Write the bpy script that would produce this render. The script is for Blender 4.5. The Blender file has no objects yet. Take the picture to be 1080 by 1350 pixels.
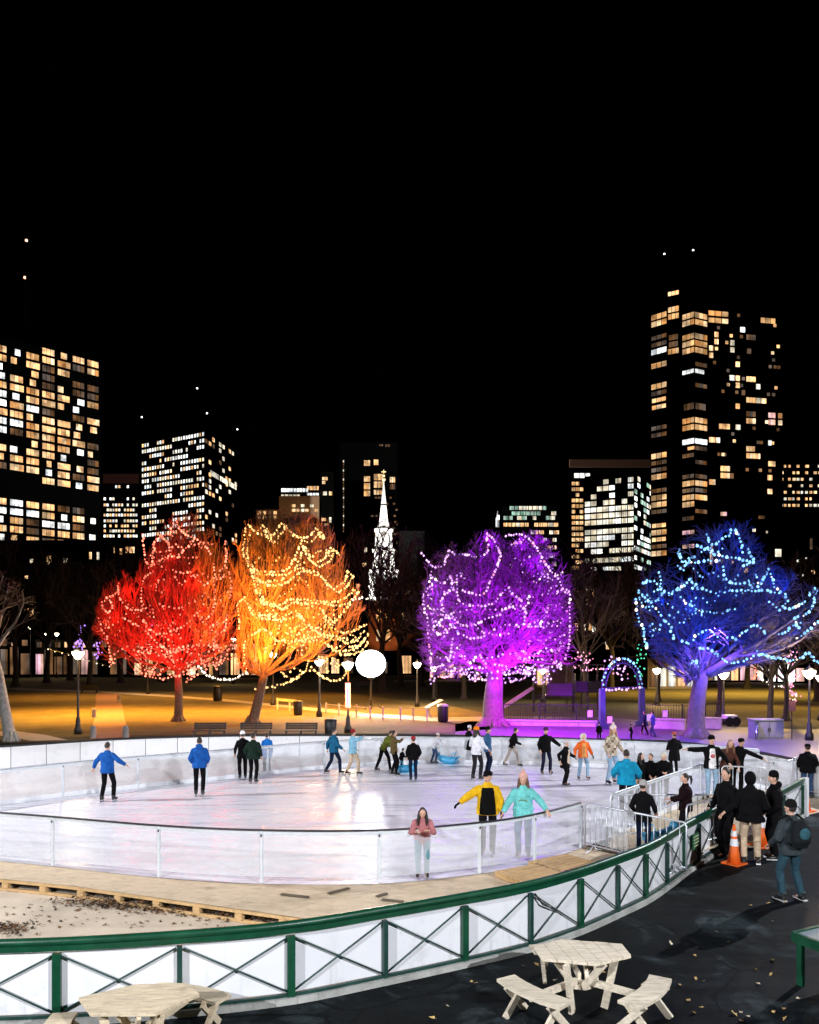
import bpy, bmesh, math, random
from mathutils import Vector, Matrix, Quaternion
R = math.radians
PI = math.pi
random.seed(7)
sc = bpy.context.scene
col = sc.collection
CAMH, F, HOR = 4.9, 1080.0, 855.0          # eye height, focal length in photo pixels, horizon row
ICE = 0.24                                  # ice and deck level above the basin floor

def G(px, py, z=0.0):
    """ground point seen at a photo pixel, on the level z"""
    Y = (CAMH - z) * F / (py - HOR)
    return Vector(((px - 540) / F * Y, Y, z))
def at(px, py, Y):
    """point at a known distance Y"""
    return Vector(((px - 540) / F * Y, Y, CAMH - (py - HOR) * Y / F))

# ------------------------------------------------------------------ mesh builder
class MB:
    def __init__(s): s.v = []; s.f = []; s.mi = []; s.cur = 0
    def add(s, vs, fs):
        b = len(s.v); s.v += [tuple(p) for p in vs]
        s.f += [tuple(i + b for i in f) for f in fs]; s.mi += [s.cur] * len(fs)
    def box(s, c, size, rz=0.0, M=None):
        x, y, z = size[0] / 2, size[1] / 2, size[2] / 2
        vs = [Vector((a * x, b * y, d * z)) for a in (-1, 1) for b in (-1, 1) for d in (-1, 1)]
        if M is None: M = Matrix.Translation(Vector(c)) @ Matrix.Rotation(rz, 4, 'Z')
        s.add([M @ p for p in vs], [(0, 1, 3, 2), (4, 6, 7, 5), (0, 4, 5, 1), (2, 3, 7, 6), (0, 2, 6, 4), (1, 5, 7, 3)])
    def beam(s, a, b, w, h, up=(0, 0, 1)):
        a, b = Vector(a), Vector(b); d = (b - a); L = d.length
        if L < 1e-6: return
        d /= L; u = Vector(up)
        if abs(d.dot(u)) > .99: u = Vector((0, 1, 0))
        x = d.cross(u).normalized(); z = x.cross(d)
        M = Matrix(((x.x, d.x, z.x, 0), (x.y, d.y, z.y, 0), (x.z, d.z, z.z, 0), (0, 0, 0, 1)))
        s.box(None, (w, L, h), M=Matrix.Translation((a + b) / 2) @ M)
    def tube(s, pts, rs, n=8, cap=True, up=None):
        pts = [Vector(p) for p in pts]
        if not hasattr(rs, '__len__'): rs = [rs] * len(pts)
        rings = []; N = len(pts); prev = None
        for i, p in enumerate(pts):
            d = (pts[min(i + 1, N - 1)] - pts[max(i - 1, 0)])
            d = d.normalized() if d.length > 1e-9 else Vector((0, 0, 1))
            if prev is None:
                u = Vector((0, 0, 1)) if abs(d.z) < .9 else Vector((0, 1, 0))
                x = d.cross(u).normalized()
            else:
                x = prev - d * prev.dot(d)
                x = x.normalized() if x.length > 1e-6 else d.orthogonal().normalized()
            prev = x; y = d.cross(x)
            r = rs[i]; rx, ry = r if hasattr(r, '__len__') else (r, r)
            rings.append([p + x * math.cos(2 * PI * k / n) * rx + y * math.sin(2 * PI * k / n) * ry for k in range(n)])
        s.loft(rings, cap)
    def loft(s, rings, cap=True):
        n = len(rings[0]); vs = [p for r in rings for p in r]; fs = []
        for i in range(len(rings) - 1):
            for k in range(n):
                a, b = i * n + k, i * n + (k + 1) % n
                fs.append((a, b, b + n, a + n))
        if cap: fs += [tuple(range(n - 1, -1, -1)), tuple(range((len(rings) - 1) * n, len(rings) * n))]
        s.add(vs, fs)
    def ell(s, c, r, n=12, m=8, M=None):
        rx, ry, rz = r if hasattr(r, '__len__') else (r, r, r)
        c = Vector(c); rings = []
        for i in range(1, m):
            t = PI * i / m
            ring = [Vector((rx * math.sin(t) * math.cos(2 * PI * k / n), ry * math.sin(t) * math.sin(2 * PI * k / n), -rz * math.cos(t))) for k in range(n)]
            rings.append(ring)
        vs = [p for q in rings for p in q] + [Vector((0, 0, -rz)), Vector((0, 0, rz))]
        if M is not None: vs = [M @ p for p in vs]
        vs = [p + c for p in vs]; fs = []
        for i in range(m - 2):
            for k in range(n):
                a, b = i * n + k, i * n + (k + 1) % n
                fs.append((a, b, b + n, a + n))
        lo, hi = (m - 1) * n, (m - 1) * n + 1
        for k in range(n):
            fs.append((lo, (k + 1) % n, k)); fs.append((hi, (m - 2) * n + k, (m - 2) * n + (k + 1) % n))
        s.add(vs, fs)
    def lathe(s, prof, c=(0, 0, 0), n=12, cap=True):
        c = Vector(c)
        s.loft([[c + Vector((r * math.cos(2 * PI * k / n + PI / n), r * math.sin(2 * PI * k / n + PI / n), z)) for k in range(n)] for r, z in prof], cap)
    def prism(s, poly, z0, z1):
        n = len(poly)
        a = [Vector((p[0], p[1], z0)) for p in poly]; b = [Vector((p[0], p[1], z1)) for p in poly]
        s.add(a + b, [tuple(range(n - 1, -1, -1)), tuple(range(n, 2 * n))] + [(k, (k + 1) % n, (k + 1) % n + n, k + n) for k in range(n)])
    def build(s, name, mat, parent=None, smooth=False, loc=None):
        me = bpy.data.meshes.new(name)
        vs = s.v
        root = parent
        while root is not None and root.parent is not None: root = root.parent
        if root is not None and root.get('_abs'):
            inv = root['_inv']; M = Matrix([inv[i * 4:i * 4 + 4] for i in range(4)])
            vs = [tuple(M @ Vector(p)) for p in vs]
        elif loc is not None:
            vs = [(p[0] - loc[0], p[1] - loc[1], p[2] - loc[2]) for p in vs]
        me.from_pydata(vs, [], s.f)
        mats = mat if isinstance(mat, (list, tuple)) else [mat]
        for m in mats: me.materials.append(m)
        if len(mats) > 1: me.polygons.foreach_set('material_index', s.mi)
        if smooth: me.polygons.foreach_set('use_smooth', [True] * len(me.polygons))
        me.update()
        o = bpy.data.objects.new(name, me); col.objects.link(o)
        if loc is not None: o.location = loc
        if parent is not None: o.parent = parent
        return o

def tag(o, label=None, cat=None, group=None, kind=None):
    if label: o['label'] = label
    if cat: o['category'] = cat
    if group: o['group'] = group
    if kind: o['kind'] = kind
    return o
def thing(name, label, cat, loc=(0, 0, 0), rz=0.0, group=None):
    """an Empty at the thing's base; parts are modelled in its own local frame"""
    o = bpy.data.objects.new(name, None); col.objects.link(o)
    o.location = loc; o.rotation_euler = (0, 0, rz); o.empty_display_size = .2
    return tag(o, label, cat, group)
def thing_w(name, label, cat, loc, group=None):
    """same, but its parts are modelled in world coordinates"""
    o = thing(name, label, cat, loc, 0, group)
    inv = Matrix.Translation(-Vector(loc)); o['_abs'] = 1; o['_inv'] = [x for r in inv for x in r]
    return o
def copy_tree(o, parent=None):
    c = o.copy(); col.objects.link(c)
    if parent is not None: c.parent = parent
    for ch in o.children: copy_tree(ch, c)
    return c
def structure(o): o['kind'] = 'structure'; return o

# ------------------------------------------------------------------ materials
def newmat(name):
    m = bpy.data.materials.new(name); m.use_nodes = True
    nt = m.node_tree; b = nt.nodes['Principled BSDF']
    return m, nt, b
def N(nt, t, **kw):
    n = nt.nodes.new(t)
    for k, v in kw.items():
        if k in n.inputs: n.inputs[k].default_value = v
        else: setattr(n, k, v)
    return n
def ramp(nt, src, stops):
    r = N(nt, 'ShaderNodeValToRGB'); e = r.color_ramp.elements
    e[0].position, e[1].position = stops[0][0], stops[-1][0]
    e[0].color, e[1].color = (*stops[0][1], 1), (*stops[-1][1], 1)
    for p, c in stops[1:-1]:
        q = e.new(p); q.color = (*c, 1)
    nt.links.new(src, r.inputs[0]); return r
def c3(c, k): return tuple(min(1, x * k) for x in c)
MATS = {}
def paint(name, c, rough=.6, var=.18, scale=8, bump=.1, metal=0.0, coords='Object', bscale=None, dist=.02):
    """a coloured surface with uneven wear"""
    if name in MATS: return MATS[name]
    m, nt, b = newmat(name); MATS[name] = m
    tc = N(nt, 'ShaderNodeTexCoord')
    no = N(nt, 'ShaderNodeTexNoise', Scale=scale, Detail=6.0, Roughness=.62)
    nt.links.new(tc.outputs[coords], no.inputs['Vector'])
    r = ramp(nt, no.outputs[0], [(.3, c3(c, 1 - var)), (.7, c3(c, 1 + var))])
    nt.links.new(r.outputs[0], b.inputs['Base Color'])
    rr = N(nt, 'ShaderNodeMapRange'); rr.inputs[3].default_value = max(0, rough - .12); rr.inputs[4].default_value = min(1, rough + .12)
    nt.links.new(no.outputs[0], rr.inputs[0]); nt.links.new(rr.outputs[0], b.inputs['Roughness'])
    b.inputs['Metallic'].default_value = metal
    if bump:
        n2 = N(nt, 'ShaderNodeTexNoise', Scale=bscale or scale * 5, Detail=4.0)
        nt.links.new(tc.outputs[coords], n2.inputs['Vector'])
        bp = N(nt, 'ShaderNodeBump', Strength=bump, Distance=dist)
        nt.links.new(n2.outputs[0], bp.inputs['Height']); nt.links.new(bp.outputs[0], b.inputs['Normal'])
    return m
def cloth(c):
    k = 'cloth_%d_%d_%d' % tuple(int(x * 400) for x in c)
    m = paint(k, c, .9, .25, 9, .35, bscale=14, dist=.03); m.node_tree.nodes['Principled BSDF'].inputs['Specular IOR Level'].default_value = .08
    return m
def wood(name, c, rough=.65):
    if name in MATS: return MATS[name]
    m, nt, b = newmat(name); MATS[name] = m
    tc = N(nt, 'ShaderNodeTexCoord'); mp = N(nt, 'ShaderNodeMapping'); mp.inputs['Scale'].default_value = (1.2, 9, 9)
    no = N(nt, 'ShaderNodeTexNoise', Scale=2.5, Detail=8.0, Roughness=.65, Distortion=.8)
    nt.links.new(tc.outputs['Object'], mp.inputs[0]); nt.links.new(mp.outputs[0], no.inputs['Vector'])
    r = ramp(nt, no.outputs[0], [(.25, c3(c, .48)), (.42, c3(c, .8)), (.58, c), (.8, c3(c, 1.12))])
    n3 = N(nt, 'ShaderNodeTexNoise', Scale=3.1, Detail=7.0, Roughness=.7); nt.links.new(tc.outputs['Object'], n3.inputs['Vector'])
    r3 = ramp(nt, n3.outputs[0], [(.32, (.42, .40, .36)), (.48, (1, 1, 1))]); mx = N(nt, 'ShaderNodeMixRGB', blend_type='MULTIPLY'); mx.inputs[0].default_value = .4      # weather stains
    nt.links.new(r.outputs[0], mx.inputs[1]); nt.links.new(r3.outputs[0], mx.inputs[2]); nt.links.new(mx.outputs[0], b.inputs['Base Color']); b.inputs['Roughness'].default_value = rough
    bp = N(nt, 'ShaderNodeBump', Strength=.25, Distance=.01)
    nt.links.new(no.outputs[0], bp.inputs['Height']); nt.links.new(bp.outputs[0], b.inputs['Normal'])
    return m
def glow(name, c, s, objvar=0.0):
    """lamps, bulbs and screens: things that give off light"""
    if name in MATS: return MATS[name]
    m = bpy.data.materials.new(name); m.use_nodes = True; MATS[name] = m
    nt = m.node_tree; nt.nodes.remove(nt.nodes['Principled BSDF'])
    e = N(nt, 'ShaderNodeEmission'); e.inputs[0].default_value = (*c, 1); e.inputs[1].default_value = s
    if objvar:
        oi = N(nt, 'ShaderNodeObjectInfo'); mr = N(nt, 'ShaderNodeMapRange')
        mr.inputs[3].default_value = s * (1 - 1.5 * objvar); mr.inputs[4].default_value = s * (1 + 1.3 * objvar)
        nt.links.new(oi.outputs['Random'], mr.inputs[0]); nt.links.new(mr.outputs[0], e.inputs[1])
    nt.links.new(e.outputs[0], nt.nodes['Material Output'].inputs[0])
    m.cycles.emission_sampling = 'NONE'
    return m
def window_glow(name, cols, s0, s1):
    """a lit room behind a window: each window its own tint and brightness, uneven with blinds and furniture"""
    m = bpy.data.materials.new(name); m.use_nodes = True; nt = m.node_tree
    nt.nodes.remove(nt.nodes['Principled BSDF'])
    oi = N(nt, 'ShaderNodeObjectInfo'); ge = N(nt, 'ShaderNodeNewGeometry')
    ad = N(nt, 'ShaderNodeMath', operation='ADD'); fr = N(nt, 'ShaderNodeMath', operation='FRACT')
    nt.links.new(oi.outputs['Random'], ad.inputs[0]); nt.links.new(ge.outputs['Random Per Island'], ad.inputs[1]); nt.links.new(ad.outputs[0], fr.inputs[0])
    n = len(cols)
    r = ramp(nt, fr.outputs[0], [(i / max(1, n - 1), c) for i, c in enumerate(cols)])
    mul = N(nt, 'ShaderNodeMath', operation='MULTIPLY'); mul.inputs[1].default_value = 7.31
    fr2 = N(nt, 'ShaderNodeMath', operation='FRACT'); nt.links.new(fr.outputs[0], mul.inputs[0]); nt.links.new(mul.outputs[0], fr2.inputs[0])
    mr = N(nt, 'ShaderNodeMapRange'); mr.inputs[3].default_value = s0; mr.inputs[4].default_value = s1
    nt.links.new(fr2.outputs[0], mr.inputs[0])
    no = N(nt, 'ShaderNodeTexNoise', Scale=.32, Detail=2.0); nt.links.new(ge.outputs['Position'], no.inputs['Vector'])
    m2 = N(nt, 'ShaderNodeMapRange'); m2.inputs[1].default_value = .35; m2.inputs[2].default_value = .62; m2.inputs[3].default_value = .45; m2.inputs[4].default_value = 1.3
    nt.links.new(no.outputs[0], m2.inputs[0])
    mm = N(nt, 'ShaderNodeMath', operation='MULTIPLY'); nt.links.new(mr.outputs[0], mm.inputs[0]); nt.links.new(m2.outputs[0], mm.inputs[1])
    e = N(nt, 'ShaderNodeEmission'); nt.links.new(r.outputs[0], e.inputs[0]); nt.links.new(mm.outputs[0], e.inputs[1])
    nt.links.new(e.outputs[0], nt.nodes['Material Output'].inputs[0]); m.cycles.emission_sampling = 'NONE'
    return m

# ------------------------------------------------------------------ lights
def lamp(kind, loc, power, color, radius=.15, target=None, angle=60, blend=.5, name='lamp_light'):
    d = bpy.data.lights.new(name, kind); d.energy = power; d.color = color; d.shadow_soft_size = radius
    o = bpy.data.objects.new(name, d); col.objects.link(o); o.location = loc
    if kind == 'SPOT':
        d.spot_size = R(angle); d.spot_blend = blend
        o.rotation_euler = (Vector(target) - Vector(loc)).to_track_quat('-Z', 'Y').to_euler()
    return o
# ------------------------------------------------------------------ people
PENDING = []
def fuse(mb, name, mat, parent, voxel, smooth=6, loc=None):
    """one continuous skin over the overlapping shapes in mb (voxel union, then smoothed)"""
    o = mb.build(name, mat, parent)
    r = o.modifiers.new('r', 'REMESH'); r.mode = 'VOXEL'; r.voxel_size = voxel; r.use_smooth_shade = True
    if smooth:
        q = o.modifiers.new('s', 'SMOOTH'); q.factor = .5; q.iterations = smooth
    PENDING.append(o); return o
def fuse_all():
    dg = bpy.context.evaluated_depsgraph_get(); new = []
    for o in PENDING:
        me = bpy.data.meshes.new_from_object(o.evaluated_get(dg)); new.append((o, me))
    for o, me in new:
        nm = o.data.name; old = o.data; o.modifiers.clear(); o.data = me; bpy.data.meshes.remove(old); me.name = nm
    PENDING.clear()

def ik(a, c, l1, l2, pole):
    a, c = Vector(a), Vector(c); d = c - a; L = d.length
    mx = (l1 + l2) * .995
    if L > mx: c = a + d * (mx / L); d = c - a; L = mx
    x = d / L; k = (l1 * l1 - l2 * l2 + L * L) / (2 * L); h = math.sqrt(max(0, l1 * l1 - k * k))
    p = Vector(pole); p = p - x * p.dot(x); p = p.normalized() if p.length > 1e-6 else x.orthogonal().normalized()
    return a + x * k + p * h, c

SKIN = (.62, .36, .25); SKIN2 = (.30, .16, .10); DARK = (.0045, .0042, .005)
def person(px, top, feet, label, z=ICE, yaw=0, jk=DARK, hem=.0, tr=DARK, shoe='skate', shc=(.012, .012, .012), hat=None, hatc=DARK,
           hair='short', hairc=(.02, .012, .008), skin=SKIN, fl=(0, 0, 0), fr=(0, 0, 0), hl=(-.07, .04, -.53), hr=(.07, .04, -.53),
           lean=(0, 0), head=(0, 0), bulk=1.0, gloves=None, shirt=None, hood=None, near=False, stand=1.0, mat=None, face=False, group=None,
           print_=None, Y=None, sole=None, sw=1.0):
    if head == (0, 0): head = (random.uniform(-22, 22), random.uniform(-12, 6))
    P = G(px, feet, z)
    h = (feet - top) / F * P.y * stand
    k = h / (1.80 if shoe == 'skate' else 1.75)
    t = thing('person', label, 'person', P, R(yaw), group)
    zo = .06 if shoe == 'skate' else 0.0
    V = lambda x, y, zz: Vector((x, y, zz)) * k
    hipc = V(0, 0, .93 + zo) + Vector(((fl[0] + fr[0]) * .35, (fl[1] + fr[1]) * .35, -.0)) * k
    drop = max(abs(fl[1]) + abs(fr[1]), abs(fl[0]) + abs(fr[0]))
    hipc.z -= .05 * drop * k
    hipc.z -= max(0, (1 - stand)) * 0
    sh = hipc + V(lean[1], lean[0], math.sqrt(max(.05, .50 ** 2 - lean[0] ** 2 - lean[1] ** 2)))
    spine = (sh - hipc).normalized()
    right = Vector((1, 0, 0)); right = (right - spine * right.dot(spine)).normalized(); fwd = spine.cross(right); fwd = -fwd if fwd.y < 0 else fwd
    neck = sh + spine * .07 * k
    hd = neck + (spine * .75 + Vector((0, 0, .35))).normalized() * .135 * k + fwd * .02 * k
    vox = (.0075 if near else .011) * max(k, .6)
    # skeleton
    legs = []
    for sgn, fo in ((-1, fl), (1, fr)):
        hip = hipc + right * (.095 * sgn * k)
        ank = V(.10 * sgn + fo[0], -.02 + fo[1], .085 + zo + fo[2])
        knee, ank = ik(hip, ank, .435 * k, .435 * k, Vector((sgn * .12, 1, 0)))
        legs.append((hip, knee, ank))
    arms = []
    for sgn, ho in ((-1, hl), (1, hr)):
        s0 = sh + right * (.172 * sgn * k) - spine * .055 * k
        wr = s0 + V(*ho)
        el, wr = ik(s0, wr, .285 * k, .255 * k, Vector((sgn * .55, -1, -.35)))
        arms.append((s0, el, wr))
    b = MB()
    # torso, neck, head
    def ring(c, rx, ry, n=14):
        return [c + right * (rx * k * math.cos(2 * PI * i / n)) + fwd * (ry * k * math.sin(2 * PI * i / n)) for i in range(n)]
    b.loft([ring(hipc - spine * .09 * k, .10, .08), ring(hipc, .155, .105), ring(hipc + spine * .2 * k, .13, .09), ring(hipc + spine * .38 * k, .16, .10),
            ring(sh, .15, .085), ring(sh + spine * .04 * k, .07, .06)])
    b.tube([sh - spine * .03 * k, hd], [.056 * k, .052 * k], 10)
    HM = Matrix.Rotation(R(head[0]), 3, 'Z') @ Matrix.Rotation(R(head[1]), 3, 'X')
    hp = lambda x, y, zz: hd + HM @ V(x, y, zz)
    HM4 = HM.to_4x4()
    b.ell(hd, (.076 * k, .095 * k, .115 * k), 16, 12, HM4)
    b.ell(hp(0, .035, -.055), (.052 * k, .055 * k, .06 * k), 12, 8, HM4)          # jaw
    b.tube([hp(0, .088, .02), hp(0, .112, -.022)], [.010 * k, .018 * k], 8)        # nose
    b.ell(hp(0, .085, -.058), (.025 * k, .014 * k, .012 * k), 8, 6, HM4)           # lips
    for sg in (-1, 1): b.ell(hp(.079 * sg, -.008, -.008), (.012 * k, .022 * k, .034 * k), 8, 6, HM4)   # ears
    for hip, knee, ank in legs:
        b.tube([hip, hip.lerp(knee, .5), knee, knee.lerp(ank, .35), ank], [.078 * k, .068 * k, .05 * k, .052 * k, .036 * k], 10)
        b.tube([ank, ank + V(0, .13, -.05)], [.036 * k, .03 * k], 8)
    hands = MB() if gloves else b
    for sgn, (s0, el, wr) in zip((-1, 1), arms):
        b.tube([s0, el, wr], [.05 * k, .042 * k, .028 * k], 10)
        f = (wr - el).normalized()
        side = f.cross(Vector((0, 0, 1)));  side = side.normalized() if side.length > .2 else Vector((0, 1, 0)) - f * f.y
        side.normalize(); up = side.cross(f)
        q = .002 if gloves else 0
        pc = wr + f * .055 * k
        hands.tube([wr - f * .02 * k, wr + f * .02 * k, wr + f * .095 * k], [((.026 + q) * k, (.022 + q) * k), ((.034 + q) * k, (.019 + q) * k), ((.038 + q) * k, (.016 + q) * k)], 10)
        bend = -up if abs(f.z) < .8 else side * 0 + Vector((-sgn, .2, 0))
        bend = (bend - f * bend.dot(f)).normalized(); across = f.cross(bend).normalized()
        for i, ln in enumerate((.072, .082, .076, .058)):
            o0 = wr + f * .088 * k + across * ((i - 1.5) * .0215 * k)
            o1 = o0 + (f * .85 + bend * .35 + across * (i - 1.5) * .12).normalized() * ln * .55 * k
            o2 = o1 + (f * .55 + bend * .8).normalized() * ln * .5 * k
            hands.tube([o0, o1, o2], [.0105 * k + q * k, .0098 * k + q * k, .008 * k + q * k], 6)
        t0 = wr + f * .03 * k - across * .03 * k
        t1 = t0 + (f * .6 - across * .7 + bend * .25).normalized() * .04 * k
        hands.tube([t0, t1, t1 + (f * .9 - across * .1 + bend * .4).normalized() * .032 * k], [.013 * k, .012 * k, .009 * k], 6)
    fuse(b, 'body', paint('skin_%d' % int(skin[0] * 100), skin, .55, .08, 20, .05), t, vox, 3)
    if gloves: fuse(hands, 'gloves', cloth(gloves), t, vox, 3)
    # jacket
    jm = mat or cloth(jk)
    j = MB(); B = bulk
    low = [ring(hipc - spine * .10 * k, .195 * B, .145 * B)] if hem <= 0 else []
    if hem > 0:
        down = (Vector((0, 0, -1)) * .8 - spine * .2).normalized()
        low = [ring(hipc + down * (hem + .05) * k, .225 * B, .175 * B), ring(hipc + down * hem * .5 * k, .215 * B, .16 * B)]
    j.loft(low + [ring(hipc, .19 * B, .14 * B), ring(hipc + spine * .12 * k, .178 * B, .135 * B), ring(hipc + spine * .22 * k, .175 * B, .13 * B), ring(hipc + spine * .36 * k, .205 * B, .14 * B),
                  ring(sh - spine * .05 * k, .182 * B, .12 * B), ring(sh + spine * .02 * k, .125, .095), ring(sh + spine * .055 * k, .085, .08), ring(sh + spine * .085 * k, .072, .072)], True)
    rb = random.Random(int(px * 13 + top))
    for i, (s0, el, wr) in enumerate(arms):
        a0, a1 = s0.lerp(el, .5), el.lerp(wr, .5)
        w = [rb.uniform(.96, 1.06) for _ in range(6)]
        j.tube([s0 - spine * .0 + (sh - s0) * .25, s0, a0, el, a1, el.lerp(wr, .93)], [.065 * k, .070 * k * B * w[0], .068 * k * B * w[1], .067 * k * B * w[2], .057 * k * B * w[3], .046 * k * B], 12)
    for i in range(16):                                                       # folds of the fabric
        a = rb.uniform(0, 2 * PI); zz = rb.uniform(-.05, .42)
        c = hipc + spine * zz * k + right * math.cos(a) * .165 * B * k + fwd * math.sin(a) * .115 * B * k
        j.ell(c, (rb.uniform(.03, .075) * k, rb.uniform(.04, .06) * k, rb.uniform(.010, .026) * k), 8, 5, Matrix.Rotation(rb.uniform(-.6, .6), 4, 'Y'))
    if hood == 'up':
        j.ell(hd + Vector((0, -.018 * k, .012 * k)), (.108 * k, .105 * k, .142 * k), 14, 10)
    elif hood:
        j.ell(neck - fwd * .075 * k + Vector((0, 0, .0)), (.115 * k, .07 * k, .075 * k), 12, 8)
    jo = fuse(j, 'coat' if hem > .2 else 'jacket', jm, t, vox * 1.1, 2)
    if shirt:
        s_ = MB()
        cf = lambda y: fwd * ((y * B - .062) * k)
        s_.loft([ring(hipc - spine * .09 * k + cf(.145), .118 * sw, .085), ring(hipc + spine * .02 * k + cf(.14), .118 * sw, .085), ring(hipc + spine * .2 * k + cf(.135), .108 * sw, .08), ring(hipc + spine * .4 * k + cf(.14), .10 * sw, .08), ring(sh - spine * .02 * k + cf(.118), .085 * sw, .07)])
        fuse(s_, 'shirt', cloth(shirt), t, vox * 1.3, 3)
    if print_ == 'arc':                                                      # faded lettering in an arc across the chest, too blurred to read
        q = MB(); c = hipc + spine * .24 * k + fwd * (.135 * B + .012) * k
        for i in range(8):
            a = R(150 - 120 * i / 7); cc = c + right * math.cos(a) * .10 * k + spine * math.sin(a) * .05 * k
            q.ell(cc, (.009 * k, .012 * k, .018 * k), 6, 5)
        q.build('shirt_print', cloth((.30, .42, .22)), t)
    elif print_:
        q = MB(); c = hipc + spine * .27 * k + fwd * (.135 * B + .02) * k
        for i in range(9):
            a = 2 * PI * i / 9
            q.ell(c + right * math.cos(a) * .045 * k + spine * math.sin(a) * .04 * k, (.02 * k, .008 * k, .016 * k), 8, 5)
        q.ell(c, (.022 * k, .008 * k, .02 * k), 8, 5)
        q.build('shirt_print', cloth(print_), t)
    # trousers
    p = MB(); tm = cloth(tr)
    p.loft([ring(hipc - spine * .10 * k, .12, .10), ring(hipc - spine * .02 * k, .165, .118), ring(hipc + spine * .08 * k, .15, .11)])
    for i, (hip, knee, ank) in enumerate(legs):
        p.tube([hip, hip.lerp(knee, .5), knee, knee.lerp(ank, .4), knee.lerp(ank, .92), ank + Vector((0, 0, -.005))],
               [.096 * k, .088 * k, .071 * k, .069 * k, .06 * k, .062 * k], 12)
        p.ell(knee + V(0, .02, .02), (.066 * k, .05 * k, .03 * k), 8, 6)
        for _ in range(6): p.ell(hip.lerp(knee, rb.uniform(.3, 1)) .lerp(ank, rb.choice((0, 0, .5))) + V(rb.uniform(-.03, .03), .02, 0), (.06 * k, .06 * k, rb.uniform(.012, .022) * k), 8, 5, Matrix.Rotation(rb.uniform(-.6, .6), 4, 'Y'))
        p.ell(knee.lerp(ank, .8) + V(rb.uniform(-.01, .01), 0, 0), (.068 * k, .068 * k, .02 * k), 8, 6)
    fuse(p, 'trousers', tm, t, vox * 1.2, 3)
    # shoes
    for sgn, (hip, knee, ank) in zip((-1, 1), legs):
        q = MB(); o = Vector((sgn * .02 * k, 0, 0)); base = ank.z - .085 * k
        q.tube([ank + Vector((0, 0, .06 * k)), ank + Vector((0, -.005 * k, -.03 * k))], [.058 * k, .056 * k], 10)
        q.tube([Vector((ank.x, ank.y - .06 * k, base + .035 * k)), Vector((ank.x, ank.y + .02 * k, base + .045 * k)), Vector((ank.x + sgn * .02 * k, ank.y + .12 * k, base + .036 * k)), Vector((ank.x + sgn * .03 * k, ank.y + .185 * k, base + .028 * k))],
               [.036 * k, .047 * k, .044 * k, .028 * k], 10)
        so = fuse(q, 'skate' if shoe == 'skate' else 'shoe', paint('leather_%d' % int(shc[0] * 400), shc, .4, .2, 12, .1), t, vox * 1.2, 2)
        if shoe == 'skate':
            e = MB(); x = ank.x + sgn * .01 * k
            e.box((x, ank.y + .05 * k, base - .045 * k), (.006 * k, .27 * k, .03 * k))
            for yy in (-.05, .12): e.box((x, ank.y + yy * k, base - .02 * k), (.02 * k, .05 * k, .05 * k))
            e.build('blade', M_STEEL, so)
        elif sole:
            e = MB(); e.box((ank.x + sgn * .012 * k, ank.y + .06 * k, base + .010 * k), (.085 * k, .29 * k, .024 * k)); e.build('sole', cloth(sole), so)
    # hair and hat
    hm = paint('hair_%d_%d' % (int(hairc[0] * 300), int(hairc[1] * 300)), hairc, .5, .35, 30, .6)
    if hair and hood != 'up':
        a = MB()
        a.ell(hp(0, -.018, .022), (.085 * k, .093 * k, .110 * k), 14, 10, HM4)
        if hair == 'long':
            for sg in (-1, 1):
                a.tube([hp(.06 * sg, -.02, .04), hp(.083 * sg, .0, -.06), hp(.10 * sg, .03, -.18), hp(.10 * sg, .06, -.30)], [.04 * k, .042 * k, .042 * k, .02 * k], 8)
            a.tube([hp(0, -.06, .02), hp(0, -.085, -.08), hp(0, -.10, -.22), hp(0, -.10, -.32)], [.07 * k, (.085 * k, .05 * k), (.09 * k, .045 * k), (.05 * k, .03 * k)], 10)
        elif hair == 'pony':
            a.tube([hp(0, -.09, .05), hp(0, -.15, .04), hp(0, -.17, -.05), hp(0, -.15, -.17)], [.028 * k, .038 * k, .035 * k, .012 * k], 8)
        fuse(a, 'hair', hm, t, vox, 3)
    if hat and hood != 'up':
        q = MB()
        if hat in ('beanie', 'pom'):
            q.lathe([(.098 * k, 0), (.1 * k, .03 * k), (.098 * k, .055 * k), (.088 * k, .095 * k), (.06 * k, .125 * k), (.02 * k, .14 * k)], hp(0, -.012, .022), 16)
            if hat == 'pom': q.ell(hp(0, -.012, .19), .045 * k, 10, 8)
        elif hat == 'cap':
            q.lathe([(.096 * k, 0), (.094 * k, .05 * k), (.075 * k, .085 * k), (.02 * k, .1 * k)], hp(0, -.01, .03), 16)
            q.loft([[hp(x * .07, y, zz) for x, y, zz in ((-1, .06, .032), (1, .06, .032), (1, .06, .046), (-1, .06, .046))], [hp(x * .045, .17, zz) for x, zz in ((-1, .018), (1, .018), (1, .028), (-1, .028))]])
        elif hat == 'fur':
            for i in range(14):
                a_ = 2 * PI * i / 14
                q.ell(hp(math.cos(a_) * .10, .02, math.sin(a_) * .125 + .01), .04 * k, 8, 6)
            q.ell(hp(0, -.04, .02), (.115 * k, .10 * k, .14 * k), 12, 8)
        ho = fuse(q, 'fur_hood' if hat == 'fur' else ('cap' if hat == 'cap' else 'hat'), cloth(hatc), t, vox, 2)
    if face:
        for sg in (-1, 1):
            e = MB(); e.ell(hp(.03 * sg, .088, .012), (.011 * k, .007 * k, .007 * k), 8, 6, HM4); e.build('eye', cloth((.03, .02, .02)), t)
        e = MB(); e.ell(hp(0, .098, -.058), (.022 * k, .006 * k, .007 * k), 8, 6, HM4); e.build('mouth', cloth((.35, .10, .09)), t)
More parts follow.
